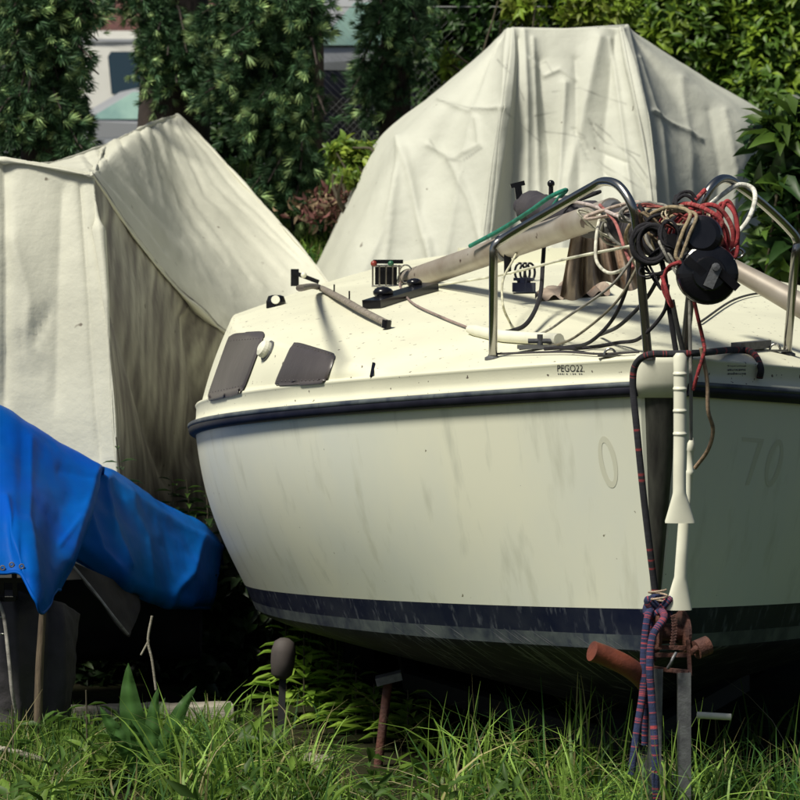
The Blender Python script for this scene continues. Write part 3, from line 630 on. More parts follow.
mb = MB(); P = cr(px([(592, 651, 10.72), (606, 656, 10.74), (625, 665, 10.76), (640, 676, 10.8), (652, 690, 10.84)]), 20); mb.tube(P, .036, 16); mb.obj('support_arm', M['rustred'], tr)
mb = MB(); mb.tube([at(697, 715, 11.0), at(731, 717, 11.0)], .012, 10); mb.obj('cross_pin', M['white'], tr)
mb = MB()
mb.bar((.96, 10.8, .22), (.75, 17.3, .16), .09, .1); mb.obj('centre_beam', M['tyre'], tr)
for sg in (-1, 1):
    mb = MB(); mb.bar((.9, 12.2, .2), (.8+sg*.75, 14, .2), .07, .08); mb.bar((.8+sg*.75, 14, .2), (.72+sg*.75, 17.2, .2), .07, .08); mb.obj('side_beam', M['tyre'], tr)
    c = np.array((.78+sg*.98, 15.6, .27)); mb = MB(); mb.lathe([(.12, -.07), (.2, -.085), (.26, -.07), (.27, 0), (.26, .07), (.2, .085), (.12, .07)], c, (1, 0, 0), 28); wh = mb.obj('wheel', M['tyre'], tr)
    mb = MB(); mb.lathe([(.001, -.05), (.13, -.05), (.13, .05), (.001, .05)], c, (1, 0, 0), 20); mb.obj('rim', M['galv'], wh)
mb = MB(); mb.bar((-.2, 15.6, .2), (1.75, 15.6, .2), .06, .06); mb.obj('axle', M['galv'], tr)
mb = MB(); mb.lathe([(.001, -.09), (.025, -.088), (.045, -.07), (.052, -.02), (.053, .03), (.042, .07), (.02, .085), (.001, .088)], at(283, 658, 13.3), (.08, 0, 1), 20, None, True)
mb.obj('rubber_roller', mat('grey_brown_rubber', (.055, .045, .042), .75, (.03, .025, .025), 10), tr)
mb = MB(); mb.bar(at(283, 672, 13.32), np.append(at(280, 700, 13.32)[:2], 0.0), .03, .03); mb.obj('roller_post', M['tyre'], tr)
bs = thing('boat_stand', 'thin rusty iron prop with pad, leaning under the hull', 'boat stand', tuple(np.append(at(380, 770, 12.9)[:2], 0)))
mb = MB(); mb.tube([at(388, 682, 12.9), at(383, 725, 12.9), np.append(at(378, 780, 12.9)[:2], 0)], .02, 10); mb.obj('post', M['rust'], bs)
mb = MB(); mb.box(at(389, 678, 12.9), (.055, .05, .016), (nrm((1, 0, .25)), (0, 1, 0), nrm((-.25, 0, 1)))); mb.obj('pad', M['galv'], bs)

# ------------------------------------------------------------------ tarpaulins
def dist_poly(Q, poly):
    d = np.full(len(Q), 1e9); poly = np.asarray(poly, float)
    for a, b in zip(poly[:-1], poly[1:]):
        ab = b-a; t = np.clip(((Q-a)@ab)/(ab@ab+1e-9), 0, 1); d = np.minimum(d, np.linalg.norm(Q-(a+t[:, None]*ab), axis=1))
    return d
def sheet(ctrl, nu, nv, folds=(), nz=.012, nsc=2.2, seed=0, loop=False, crow=(), ccol=(), fk=1.0):
    C = np.array([[at(*p) for p in row] for row in ctrl])        # rows (top->hem) x columns
    def crease(C, idx, e=.07):
        out = []
        for i in range(len(C)):
            if i in idx and 0 < i < len(C)-1: out += [C[i]+(C[i-1]-C[i])*e, C[i], C[i]+(C[i+1]-C[i])*e]
            else: out.append(C[i])
        return np.array(out)
    C = crease(C, crow); C = np.swapaxes(crease(np.swapaxes(C, 0, 1), ccol), 0, 1)
    if loop: C = np.concatenate((C[:, -2:], C, C[:, :3]), 1)
    S = cr(np.swapaxes(cr(C, nv), 0, 1), nu if not loop else nu); S = np.swapaxes(S, 0, 1)
    if loop:
        k = C.shape[1]-1; u0 = 2/k; u1 = (2+C.shape[1]-5)/k; S = np.swapaxes(cr(np.swapaxes(cr(C, nv), 0, 1), 4000), 0, 1)
        idx = np.linspace(u0*3999, u1*3999, nu+1).astype(int)[:-1]; S = S[:, idx]
    gu = np.gradient(S, axis=1); gv = np.gradient(S, axis=0); Nn = nrm(np.cross(gu, gv)); f = Nn.reshape(-1, 3); V = S.reshape(-1, 3).copy()
    Q = proj(V); k = (V[:, 1]/FPX)
    mid = f[np.argmin(V[:, 1])]
    sgn = -1 if mid[1] > 0 else 1
    f = f*sgn; disp = np.zeros(len(V))
    for poly, amp, wd in folds:
        d = dist_poly(Q, poly)*k; ends = 1.0
        disp += amp*fk*np.where(d < 4*wd, np.exp(-np.sqrt((d/wd)**2+.02)*1.25), 0)
    o = Vector((seed*7.3, seed*3.1, 0))
    disp += np.array([nz*noise.fractal(Vector(v)*nsc+o, .9, 2.0, 4) for v in V])
    V += f*disp[:, None]
    return V.reshape(S.shape)
def shell(name, S, m, label, cat, cap=False, loop=False, flip=False, th=.006, parent=None, col=None):
    mb = MB(); mb.grid(S, col, wrap=loop, flip=flip)
    if cap:
        top = S[0]; n = len(top); c = top.mean(0); mb.add(np.vstack((top, c)), np.array([(i, n, (i+1) % n) for i in range(n)]))
    o = mb.obj(name, m, parent, None if parent else (S[..., 0].mean(), S[..., 1].mean(), S[..., 2].min()))
    sd = o.modifiers.new('thickness', 'SOLIDIFY'); sd.thickness = th; sd.offset = 0
    if not parent: tag(o, label, cat)
    return o
# pale tarpaulin over the boat behind the cabin (loop of columns, five rows)
cols = [  # each column: top, upper, shoulder, low, hem
 [(516, 33, 21.6), (460, 92, 21.6), (408, 145, 21.6), (370, 220, 21.6), (335, 330, 21.6), (335, 420, 21.6)],
 [(510, 31.5, 19.5), (455, 83, 19.4), (401, 136, 19.3), (364, 215, 19.2), (325, 300, 19.1), (300, 400, 19.1)],
 [(510.2, 31.2, 19.2), (482, 88, 19.0), (452, 140, 18.9), (425, 215, 18.75), (398, 310, 18.6), (390, 400, 18.5)],
 [(511, 30.5, 19.0), (504, 90, 18.72), (496, 150, 18.6), (488, 220, 18.5), (478, 310, 18.4), (474, 400, 18.4)],
 [(520, 30, 19.0), (520, 90, 18.8), (518, 150, 18.75), (516, 220, 18.65), (512, 310, 18.5), (510, 400, 18.5)],
 [(565, 29, 19.0), (562, 90, 18.85), (560, 150, 18.75), (560, 220, 18.6), (560, 310, 18.45), (560, 400, 18.4)],
 [(612, 28.5, 19.0), (618, 90, 18.8), (622, 150, 18.65), (625, 220, 18.45), (628, 310, 18.3), (630, 400, 18.3)],
 [(621, 28, 19.0), (637, 90, 18.72), (648, 150, 18.6), (652, 220, 18.5), (655, 310, 18.4), (656, 400, 18.4)],
 [(622.5, 28, 19.2), (660, 84, 19.1), (694, 150, 19.0), (706, 220, 18.95), (712, 310, 18.9), (714, 400, 18.9)],
 [(623, 28.5, 19.5), (689, 75, 19.5), (757, 126, 19.5), (750, 200, 19.4), (744, 310, 19.3), (744, 400, 19.3)],
 [(620, 32, 21.6), (686, 84, 21.6), (750, 138, 21.6), (745, 210, 21.6), (742, 320, 21.6), (742, 410, 21.6)]]
ctrl = [[c[r] for c in cols] for r in range(6)]
FR = [([(500, 45), (470, 130), (440, 290)], .02, .03), ([(518, 40), (516, 150), (508, 290)], -.02, .02), ([(533, 40), (538, 150), (542, 290)], .022, .02), ([(575, 60), (578, 150), (582, 290)], -.02, .03), ([(405, 150), (385, 230), (352, 300)], .02, .02), ([(610, 40), (622, 120), (632, 200)], .02, .02), ([(636, 60), (660, 130), (672, 260)], .02, .02), ([(725, 110), (735, 170), (730, 280)], .015, .02), ([(513, 33), (508, 100), (495, 180), (480, 290)], .035, .05), ([(524, 33), (527, 120), (528, 280)], .03, .035), ([(540, 60), (548, 150), (552, 280)], -.04, .06),
      ([(600, 40), (585, 110), (570, 180), (560, 290)], .05, .07), ([(615, 35), (604, 130), (600, 280)], -.035, .06), ([(624, 30), (641, 110), (650, 180), (652, 290)], .04, .035),
      ([(565, 85), (560, 180), (552, 280)], .035, .03), ([(402, 140), (418, 210), (440, 290)], .03, .03), ([(402, 140), (392, 220), (380, 300)], .022, .025),
      ([(440, 100), (470, 112), (500, 108)], .018, .02), ([(428, 145), (455, 160), (480, 145), (478, 120)], .02, .018), ([(650, 112), (670, 125), (700, 140)], .02, .015),
      ([(450, 160), (470, 200), (490, 270)], .02, .025), ([(430, 240), (440, 300)], .02, .02), ([(710, 110), (720, 170), (715, 240)], -.02, .05), ([(680, 80), (690, 160), (690, 250)], .02, .05),
      ([(592, 125), (600, 150), (630, 165), (648, 190)], -.014, .014), ([(575, 130), (590, 160), (620, 185)], -.014, .012), ([(530, 60), (545, 75), (560, 70), (575, 80)], .016, .016)]
S = sheet(ctrl, 480, 250, FR, .010, 1.9, 1, True, (), (3, 7), 1.15)
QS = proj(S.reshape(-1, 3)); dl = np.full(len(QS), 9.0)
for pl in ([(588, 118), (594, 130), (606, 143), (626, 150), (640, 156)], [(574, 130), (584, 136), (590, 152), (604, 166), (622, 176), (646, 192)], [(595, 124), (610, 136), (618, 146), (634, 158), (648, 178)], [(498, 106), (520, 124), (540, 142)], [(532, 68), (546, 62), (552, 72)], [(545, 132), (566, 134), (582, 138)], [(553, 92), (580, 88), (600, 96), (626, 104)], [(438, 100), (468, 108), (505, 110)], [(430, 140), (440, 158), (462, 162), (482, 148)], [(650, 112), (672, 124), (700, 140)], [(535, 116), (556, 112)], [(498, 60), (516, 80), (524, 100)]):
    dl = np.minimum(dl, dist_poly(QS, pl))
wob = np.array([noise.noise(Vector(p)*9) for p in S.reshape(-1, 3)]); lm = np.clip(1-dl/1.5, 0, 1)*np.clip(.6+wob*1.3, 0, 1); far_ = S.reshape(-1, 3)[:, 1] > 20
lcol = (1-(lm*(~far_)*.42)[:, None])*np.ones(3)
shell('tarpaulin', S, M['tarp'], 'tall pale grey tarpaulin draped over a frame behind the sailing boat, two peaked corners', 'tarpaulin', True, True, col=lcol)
# stained tarpaulin with sloping roof
cols = [
 [(-90, 420, 17.9), (-85, 200, 17.7), (-80, 160, 16.9), (-80, 157, 15.9), (-78, 155, 15.0), (-80, 300, 14.8), (-85, 610, 14.7)],
 [(0, 420, 18.1), (0, 200, 17.9), (0, 160, 17.0), (0, 160.5, 15.9), (2, 161, 15.0), (0, 300, 14.8), (0, 610, 14.7)],
 [(50, 420, 18.5), (50, 200, 18.2), (47, 164, 17.3), (50, 166, 16.1), (52, 168.5, 15.0), (58, 310, 14.8), (66, 610, 14.6)],
 [(112, 420, 19.4), (112, 190, 19.1), (105, 146, 18.8), (99, 160, 16.9), (92, 176, 15.0), (107, 320, 14.72), (124, 610, 14.5)],
 [(150, 420, 21.3), (150, 180, 20.9), (146, 127, 20.2), (120, 153, 17.6), (98, 183, 15.12), (116, 330, 15.1), (132, 610, 15.2)],
 [(178, 420, 22.2), (178, 170, 21.9), (172, 118, 21.3), (155, 176, 18.6), (140, 243, 15.8), (150, 370, 16.05), (165, 610, 16.4)],
 [(195, 420, 22.1), (195, 170, 21.8), (185, 122, 21.2), (184, 208, 18.9), (185, 296, 16.6), (185, 400, 16.8), (190, 610, 17.1)],
 [(245, 420, 21.3), (247, 230, 20.8), (243, 184, 20.2), (237, 260, 18.7), (232, 336, 17.3), (225, 420, 17.5), (222, 610, 17.9)],
 [(300, 420, 20.2), (302, 290, 19.5), (299, 246, 19.1), (288, 300, 18.5), (276, 352, 17.95), (270, 430, 18.0), (265, 610, 18.0)],
 [(334, 420, 19.9), (336, 330, 19.2), (331, 287, 18.5), (327, 326, 18.3), (320, 362, 18.15), (318, 430, 18.3), (316, 610, 18.3)]]
ctrl = [[c[r] for c in cols] for r in range(7)]
FL = [([(4, 165), (6, 260), (4, 400)], .03, .03), ([(80, 185), (86, 270), (92, 360), (100, 460)], .014, .015), ([(62, 190), (58, 280), (55, 400)], .02, .05),
      ([(12, 240), (30, 300), (25, 340)], -.018, .04), ([(10, 350), (35, 335), (50, 310)], .02, .02), ([(15, 375), (40, 372)], .015, .02), ([(102, 230), (115, 300), (132, 365), (150, 430), (168, 480)], .04, .035),
      ([(190, 320), (200, 400), (195, 460)], .05, .06), ]
for i, (a, b, c) in enumerate((((178, 122), (215, 185), (300, 262)), ((172, 122), (205, 195), (280, 275)), ((163, 122), (190, 195), (250, 280)), ((152, 126), (175, 190), (225, 262)), ((140, 130), (165, 185), (210, 245)), ((120, 140), (150, 185), (195, 240)), ((100, 150), (135, 190), (180, 240)), ((85, 155), (120, 195), (165, 250)), ((184, 125), (240, 195), (310, 265)))):
    FL.append(([a, b, c], .011, .014)); FL.append(([(a[0]-5, a[1]+2), (b[0]-12, b[1]+14), (c[0]-18, c[1]+14)], -.006, .016))
S = sheet(ctrl, 280, 240, FL, .011, 1.8, 2, False, (2, 4), (3,), 1.35)
uu = np.linspace(0, 1, S.shape[1])[None]*11; vv = np.linspace(0, 1, S.shape[0])[:, None]*10   # side cloth darkened for shade in its colour, with blotchy mould
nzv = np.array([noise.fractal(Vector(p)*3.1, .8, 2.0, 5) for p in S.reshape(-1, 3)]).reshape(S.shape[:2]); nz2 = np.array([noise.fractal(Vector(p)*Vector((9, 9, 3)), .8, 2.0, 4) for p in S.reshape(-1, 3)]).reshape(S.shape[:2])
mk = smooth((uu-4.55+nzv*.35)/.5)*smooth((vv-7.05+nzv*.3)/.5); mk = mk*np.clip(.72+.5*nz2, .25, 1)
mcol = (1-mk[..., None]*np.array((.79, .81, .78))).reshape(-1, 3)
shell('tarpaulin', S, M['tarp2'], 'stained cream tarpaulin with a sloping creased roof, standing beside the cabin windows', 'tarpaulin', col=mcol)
# blue sheet
bt_ = thing('tarpaulin', 'bright blue plastic tarpaulin with eyelets, over the low boat beside the grass', 'tarpaulin', tuple(at(60, 640, 13.4)))
cols = [[(-90, 470, 14.4), (-90, 372, 13.6), (-85, 430, 13.2), (-80, 500, 12.75), (-75, 572, 12.55)],
        [(0, 500, 14.5), (0, 408, 13.7), (0, 450, 13.3), (0, 512, 12.85), (-2, 573, 12.6)],
        [(25, 510, 14.5), (25, 422, 13.72), (22, 470, 13.3), (19, 525, 12.8), (20, 575, 12.6)],
        [(50, 520, 14.6), (50, 437, 13.8), (42, 490, 13.3), (34, 545, 12.75), (34, 600, 12.52)],
        [(75, 530, 14.6), (76, 451, 13.85), (62, 510, 13.35), (50, 565, 12.85), (43, 613, 12.6)],
        [(100, 540, 14.7), (101, 466, 13.9), (92, 502, 13.55), (75, 552, 13.15), (55, 592, 12.9)],
        [(103, 545, 14.7), (103, 470, 14.0), (95, 505, 13.75), (80, 550, 13.4), (62, 590, 13.1)]]
S = sheet([[c[r] for c in cols] for r in range(5)], 120, 90, [([(60, 470), (95, 478)], -.012, .02), ([(5, 500), (15, 540), (25, 575)], .03, .025), ([(98, 470), (85, 510), (70, 560)], .012, .02), ([(80, 520), (60, 545)], .01, .012), ([(30, 440), (28, 520), (40, 600)], .015, .03)], .012, 2.5, 3)
shell('front_sheet', S, M['blue'], '', '', parent=bt_)
mb = MB(); mb.tube(S[-1][::2], .007, 7); mb.obj('hem', M['blue'], bt_)
QS = proj(S.reshape(-1, 3)); 
for ex in ((3, 567), (12, 565.5), (22, 566.5)):
    p = S.reshape(-1, 3)[np.argmin(((QS-np.array(ex))**2).sum(1)+1e4*(S.reshape(-1, 3)[:, 1] > 13))]; mb = MB(); mb.lathe([(.006, 0), (.008, .002), (.011, .0015), (.012, 0)], p+np.array((0, -.012, .0)), (0, -1, .15), 14); mb.obj('eyelet', M['galv'], bt_)
cols = [[(85, 540, 15.2), (90, 461, 14.2), (80, 495, 13.7), (72, 530, 13.45), (66, 552, 13.5)],
        [(125, 560, 15.3), (125, 480, 14.4), (118, 522, 13.85), (110, 560, 13.6), (107, 575, 13.7)],
        [(170, 580, 15.5), (165, 504, 14.7), (158, 548, 14.2), (150, 585, 13.95), (148, 598, 14.05)],
        [(210, 600, 15.7), (205, 528, 14.95), (200, 565, 14.55), (194, 598, 14.35), (191, 607, 14.45)],
        [(226, 600, 15.6), (222, 548, 15.2), (220, 573, 15.0), (214, 598, 14.85), (210, 606, 14.95)]]
S = sheet([[c[r] for c in cols] for r in range(5)], 140, 90, [([(105, 480), (110, 520), (125, 565)], .03, .03), ([(85, 500), (100, 550), (130, 585)], .025, .025), ([(130, 500), (145, 540), (150, 590)], .025, .04), ([(200, 540), (190, 575), (165, 600)], .03, .03), ([(110, 478), (160, 515), (220, 548)], .02, .03), ([(70, 548), (110, 572), (150, 594), (190, 603)], .03, .02)], .014, 2.5, 4)
shell('rear_sheet', S, M['blue'], '', '', parent=bt_)
mb = MB(); mb.tube(S[-1][::2], .011, 7); mb.obj('hem', M['blue'], bt_)

# things under and around the blue sheet
dg = thing('filler_hull', 'dark hull shape added under the blue tarpaulin to keep the space black', 'filler_hull', (-1.5, 14.3, 0))  # unseen hull added to darken the space under the sheet
mb = MB(); rows = []
for s in np.linspace(0, 1, 16):
    x = -3.0+2.05*s; yc = 13.75+1.0*s; hw = .5*(1-s**3*.75); r = []
    for a in np.linspace(0, math.pi, 13): r.append((x, yc-hw*math.cos(a), .72-.1*s-.42*math.sin(a)**.7))
    rows.append(r)
R_ = np.array(rows); mb.grid(R_, flip=True); mb.grid(np.stack((R_[:, 0], R_[:, -1]), 1)); mb.obj('hull', M['rub'], dg)  # shell of the added filler hull that darkens the space
mb = MB(); mb.bar((-2.6, 14, .28), (-2.6, 14, 0), .12, .3); mb.obj('filler_chock', M['stake'], dg)
S = sheet([[(-30, 588, 13.0), (10, 590, 12.95), (45, 596, 12.95), (62, 602, 13.0), (80, 614, 13.15)], [(-30, 640, 12.95), (8, 640, 12.85), (45, 640, 12.9), (66, 645, 12.95), (74, 655, 13.1)], [(-30, 740, 12.95), (14, 740, 12.85), (45, 740, 12.9), (60, 740, 12.95), (66, 740, 13.1)]], 60, 50, [([(15, 600), (20, 720)], .03, .02), ([(50, 600), (48, 720)], -.03, .03), ([(62, 605), (62, 720)], .02, .02)], .02, 4, 6)
shell('boat_cover', S, M['dcloth'], 'dark grey cloth cover hanging behind the wooden stake', 'cover')
S = sheet([[(68, 560, 13.45), (100, 574, 13.55), (140, 596, 13.9)], [(90, 590, 13.5), (112, 602, 13.6), (139, 608, 13.85)], [(122, 630, 13.6), (126, 634, 13.62), (130, 637, 13.65)]], 40, 30, [], .015, 4, 8)
shell('cover_flap', S, M['dcloth'], 'dark triangular cloth flap tied below the hem of the blue tarpaulin', 'flap')
rope('cord', px([(70, 562, 13.3), (95, 592, 13.35), (115, 618, 13.4), (128, 634, 13.5)]), .005, (.4, .38, .42), 'thin pale cord slanting below the blue tarpaulin hem', 'cord', n=30)
mb = MB(); mb.tube(cr([at(43, 608, 12.66), at(41, 640, 12.66), at(39, 680, 12.66), np.append(at(37, 745, 12.66)[:2], 0)], 20), np.linspace(.014, .019, 20), 8); solo('wooden_stake', mb, M['stake'], 'thin old wooden stake standing under the point of the blue tarpaulin', 'stake')
mb = MB()
for a, b in (((-25, 580), (32, 580)), ((-25, 599), (16, 599)), ((14, 570), (16, 600)), ((2, 578), (2, 600))): mb.bar(at(*a, 12.75+.03*(a[0] > -20)), at(*b, 12.75+.03*(a[0] > -20)), .02, .02)
solo('metal_bracket', mb, M['black'], 'small black metal bracket frame under the eyelets of the blue tarpaulin', 'bracket')
rope('cable', px([(-3, 598, 12.7), (4, 618, 12.68), (9, 660, 12.66), (12, 690, 12.66), (16, 712, 12.7)]), .008, (.35, .33, .3), 'grey cable hanging down in front of the dark cloth cover', 'cable', n=40)
mb = MB(); a = np.array([(-6, 617), (5, 617), (6, 634), (-6, 634), (-6, 617)]); mb.tube([at(x, y, 12.7) for x, y in a], .006, 6); solo('buckle', mb, M['steel'], 'small pale metal buckle ring at the hanging cable', 'buckle')
# timber lying in the grass
def timber(x0, x1, y0, y1, Y0, Y1, label, t=.1):
    mb = MB(); a = np.append(at(x0, y0, Y0)[:2], t/2+.01); b = np.append(at(x1, y1, Y1)[:2], t/2+.01); n = 24; P = a+(b-a)*np.linspace(0, 1, n)[:, None]
    d = nrm(b-a); sd = np.cross(d, (0, 0, 1.0)); rows = []
    for i in range(n):
        w_ = .07+.004*rng.normal(); h_ = t/2+.003*rng.normal(); rows.append([P[i]+sd*w_*q[0]+np.array((0, 0, 1))*h_*q[1] for q in ((-1, -1), (1, -1), (1, .9), (.9, 1), (-.9, 1), (-1, .9))])
    R_ = np.array(rows); mb.grid(R_, wrap=True, flip=True)
    for e in (0, -1): mb.add(R_[e], np.arange(6)[None], None, False)
    return solo('timber_beam', mb, M['wood'], label, 'timber')
timber(-120, 232, 0, 0, 13.3, 13.55, 'long pale weathered timber lying in grass in front of the blue tarpaulin', .16)
timber(298, 330, 0, 0, 12.6, 12.5, 'short pale timber offcut half buried in grass below the hull', .09)
mb = MB(); mb.tube(cr([np.append(at(-20, 0, 12.3)[:2], .19), np.append(at(15, 0, 12.2)[:2], .18), np.append(at(46, 0, 12.15)[:2], .15)], 12), [.012]*11+[.008], 8); solo('stick', mb, M['wood'], 'bare bleached stick lying on the grass beside the timber', 'stick')
mb = MB(); mb.tube(cr(px([(156, 690, 13.2), (152, 660, 13.2), (148, 640, 13.2), (152, 616, 13.2)]), 14), .006, 6); mb.tube(px([(149, 640, 13.2), (141, 655, 13.2)]), .005, 6); solo('twig', mb, M['wood'], 'dead forked twig standing in the dark below the blue tarpaulin', 'twig')

# ------------------------------------------------------------------ leaves, grass, plants
LV = np.array([(0, 0, 0), (-.5, .42, .10), (0, .42, 0), (.5, .42, .10), (-.28, .75, .04), (0, .75, -.03), (.28, .75, .04), (0, 1, -.14)])
LF = np.array([(0, 2, 1), (0, 3, 2), (1, 2, 5), (1, 5, 4), (2, 3, 6), (2, 6, 5), (4, 5, 7), (5, 6, 7)])
LC = np.array([(.8, .8, .8)]+[(1, 1, 1)]*6+[(1.1, 1.1, 1)])
def blade_t(bend, n=5):
    V = []; F = []
    for i in range(n+1):
        t = i/n; w_ = .5*(1-t**1.6)+.02; y = t*(1-bend*.45*t*t); z = bend*.75*t*t
        V += [(-w_, y, z), (w_, y, z)]
    for i in range(n): F.append((2*i, 2*i+1, 2*i+3, 2*i+2))
    C = np.repeat(np.linspace(.85, 1.1, n+1)[:, None], 2, 0)*np.ones(3)
    return np.array(V), np.array(F), C
BL = [blade_t(b, 6) for b in (.15, .6, 1.1, 1.5)]
gm = MB()
def grass(n, x0, x1, y0, y1, hmin, hmax, dens=None, bright=1.0, tuft=6):
    X = rng.uniform(x0, x1, n); Y = rng.uniform(y0, y1, n)
    if dens is not None: k = rng.random(n) < dens(X, Y); X = X[k]; Y = Y[k]
    X = np.repeat(X, tuft)+rng.normal(size=len(X)*tuft)*.035; Y = np.repeat(Y, tuft)+rng.normal(size=len(Y)*tuft)*.035
    n = len(X); P = np.stack((X, Y, gz(X, Y)-.01), -1); kind = rng.integers(0, 4, n)
    hh = rng.uniform(hmin, hmax, n)*(.75+.5*np.array([noise.noise(Vector((x*1.3, y*1.3, 3))) for x, y in zip(X, Y)])+.25)
    hh = np.clip(hh, .06, 1); lean = rng.normal(size=(n, 3))*.28; lean[:, 2] = 1
    base = np.array((.085, .145, .022)); dry = np.array((.22, .2, .09)); lt = np.array((.15, .24, .045)); dkc = np.array((.035, .085, .02))
    r = rng.random((n, 1)); tint = np.where(r < .08, dry, np.where(r < .4, lt, np.where(r < .7, base, dkc)))*(.9+.8*rng.random((n, 1)))*bright
    wd = rng.uniform(.006, .017, n)
    for k in range(4):
        q = kind == k; gm.inst(*BL[k][:2], P[q], lean[q], hh[q], BL[k][2], tint[q], wid=wd[q])
def dens(X, Y):
    d = np.ones_like(X)
    under = (np.abs(X-.9+.035*(Y-11)) < np.interp(Y, [11.2, 12, 13, 14.2, 18], [.0, .55, .95, 1.25, 1.3])) & (Y > 11.3)
    d = np.where(under, .03, d); d = np.where((X > -.62) & (Y > 12.35), .13, d); d = np.where((np.abs(X+1.0) < .26) & (Y < 12.25), d*.08, d); d = np.where((X < -.6) & (Y > 13.4), .02, d); d = np.where((X > -.55) & (Y > 11.6), d*.3, d); d = np.where(X > -.3, d*.7, d); d = np.where((np.abs(X+.07) < .16) & (Y < 12.9), d*.15, d); d *= np.clip(np.array([noise.noise(Vector((x*2.4, y*2.4, 5))) for x, y in zip(X, Y)])*2.4+.62, .04, 1.25)
    d *= .6+.8*np.clip(np.array([noise.noise(Vector((x*.9, y*.9, 0))) for x, y in zip(X, Y)])+.3, 0, 1)
    return d
grass(5200, -2.6, 2.6, 11.2, 14.2, .12, .32, dens)
grass(2300, -2.4, -.2, 11.9, 13.2, .16, .34, dens)
grass(800, -2.4, 2.4, 10.2, 11.5, .14, .30)
n = 420; P = np.stack((rng.uniform(-2.2, 2.2, n), rng.uniform(10.6, 12.6, n), np.zeros(n)), -1); P = P[(np.abs(P[:, 0]+1) > .25)]; n = len(P); ln_ = rng.normal(size=(n, 3))*.6; ln_[:, 2] = 1
gm.inst(*BL[3][:2], P, ln_, rng.uniform(.2, .5, n), BL[3][2], np.array((.30, .26, .14))*(.6+.6*rng.random((n, 1))), wid=rng.uniform(.004, .008, n))
grass(60, .15, .8, 11.3, 12.1, .38, .62, None, 1.25, 5)
grass(60, -.9, -.3, 11.4, 12.3, .36, .55, None, 1.3, 4)
grass(120, .95, 1.7, 10.75, 11.4, .3, .58, None, 1.25, 5)
grass(60, .55, 1.05, 10.5, 10.8, .4, .62, None, 1.25, 5)
grass(3500, -4.5, 4.5, 9.2, 11.3, .1, .25); grass(2500, 2.4, 5, 11, 17, .1, .3); grass(1500, -5, -2.4, 11, 17, .1, .3)
grass(5000, -2.5, 2.5, 19.6, 24, .06, .16, lambda X, Y: np.where(np.abs(X+.35) < .5, 1, .25), 1.4)
grass(900, -.75, .1, 19.2, 20.7, .05, .12, None, 2.0)
grass(160, -.75, -.1, 15.6, 17.4, .25, .5, None, 1.6)
def frame_rand(n, out, spread):
    d = nrm(np.asarray(out)+rng.normal(size=(n, 3))*spread); return d
def shoots(mb, pos, dirs, nleaf, ln, wd, c_in, c_out, lightp=.3, spread=1.0):
    """whorls of pointed leaves at the tips of shoots"""
    N = len(pos); P = np.repeat(pos, nleaf, 0); D = np.repeat(nrm(dirs), nleaf, 0)
    rnd = nrm(rng.normal(size=P.shape)); side = nrm(rnd-D*(rnd*D).sum(1, keepdims=True))
    A = nrm(D*rng.uniform(.1, .9, (len(P), 1))+side*spread)
    A[:, 2] -= .15
    P = P-D*(rng.random((len(P), 1))*ln*.9)
    s = ln*rng.uniform(.6, 1.15, len(P)); li = np.repeat(rng.random(N) < lightp, nleaf)[:, None]
    tint = np.where(li, np.asarray(c_out), np.asarray(c_in))*(.65+.7*rng.random((len(P), 1)))
    mb.inst(LV, LF, P, A, s, LC, tint, roll=D+rng.normal(size=D.shape)*.3, wid=s*wd)
n = 900; X_ = rng.uniform(-2.3, 2.3, n); Y_ = rng.uniform(10.4, 13.2, n); k = (rng.random(n) < np.where(X_ < -.5, 1, .3)) & ~((X_ > -.5) & (Y_ > 12)) & ~((np.abs(X_+1) < .2) & (Y_ < 12.3)); X_, Y_ = X_[k], Y_[k]
shoots(gm, np.stack((X_, Y_, gz(X_, Y_)+rng.uniform(.06, .26, len(X_))), -1), rng.normal(size=(len(X_), 3))*.3+(0, -.1, 1), 6, .12, .3, (.06, .12, .022), (.12, .2, .03), .35)
go = gm.obj('grass', M['grass']); go['kind'] = 'stuff'

def bush(label, name, cat, base, clumps, n, ln, wd, c_in, c_out, lightp=.3, nleaf=6, group=None, reject=None, stems=True):
    t = thing(name, label, cat, tuple(base), group); mb = MB()
    tot = sum(c[1][0]*c[1][1]*c[1][2] for c in clumps)
    for c, r in clumps:
        k = max(8, int(n*r[0]*r[1]*r[2]/tot)); d = nrm(rng.normal(size=(k, 3))); rad = rng.random((k, 1))**.45
        lump = np.array([noise.noise(Vector(q*2.3+np.array(c))) for q in d])[:, None]
        P = np.array(c)+d*np.array(r)*(rad*(1+.35*lump)); dr = d*.8+np.array((0, -.1, .5))+rng.normal(size=(k, 3))*.25
        if reject is not None: q = ~reject(P); P = P[q]; dr = dr[q]
        if len(P): shoots(mb, P, dr, nleaf, ln, wd, c_in, c_out, lightp)
        b = np.array(base); c_ = np.array(c)
        for i in range(4):
            st = MB(); e = c_+rng.normal(size=3)*np.array(r)*.4; st.tube(cr([b+rng.normal(size=3)*(.06, .06, 0), (b+e)/2+rng.normal(size=3)*.12, e], 10), np.linspace(.02, .006, 10), 5); st.obj('stem', M['twig'], t)
    mb.obj('foliage', M['leaf'], t); return t
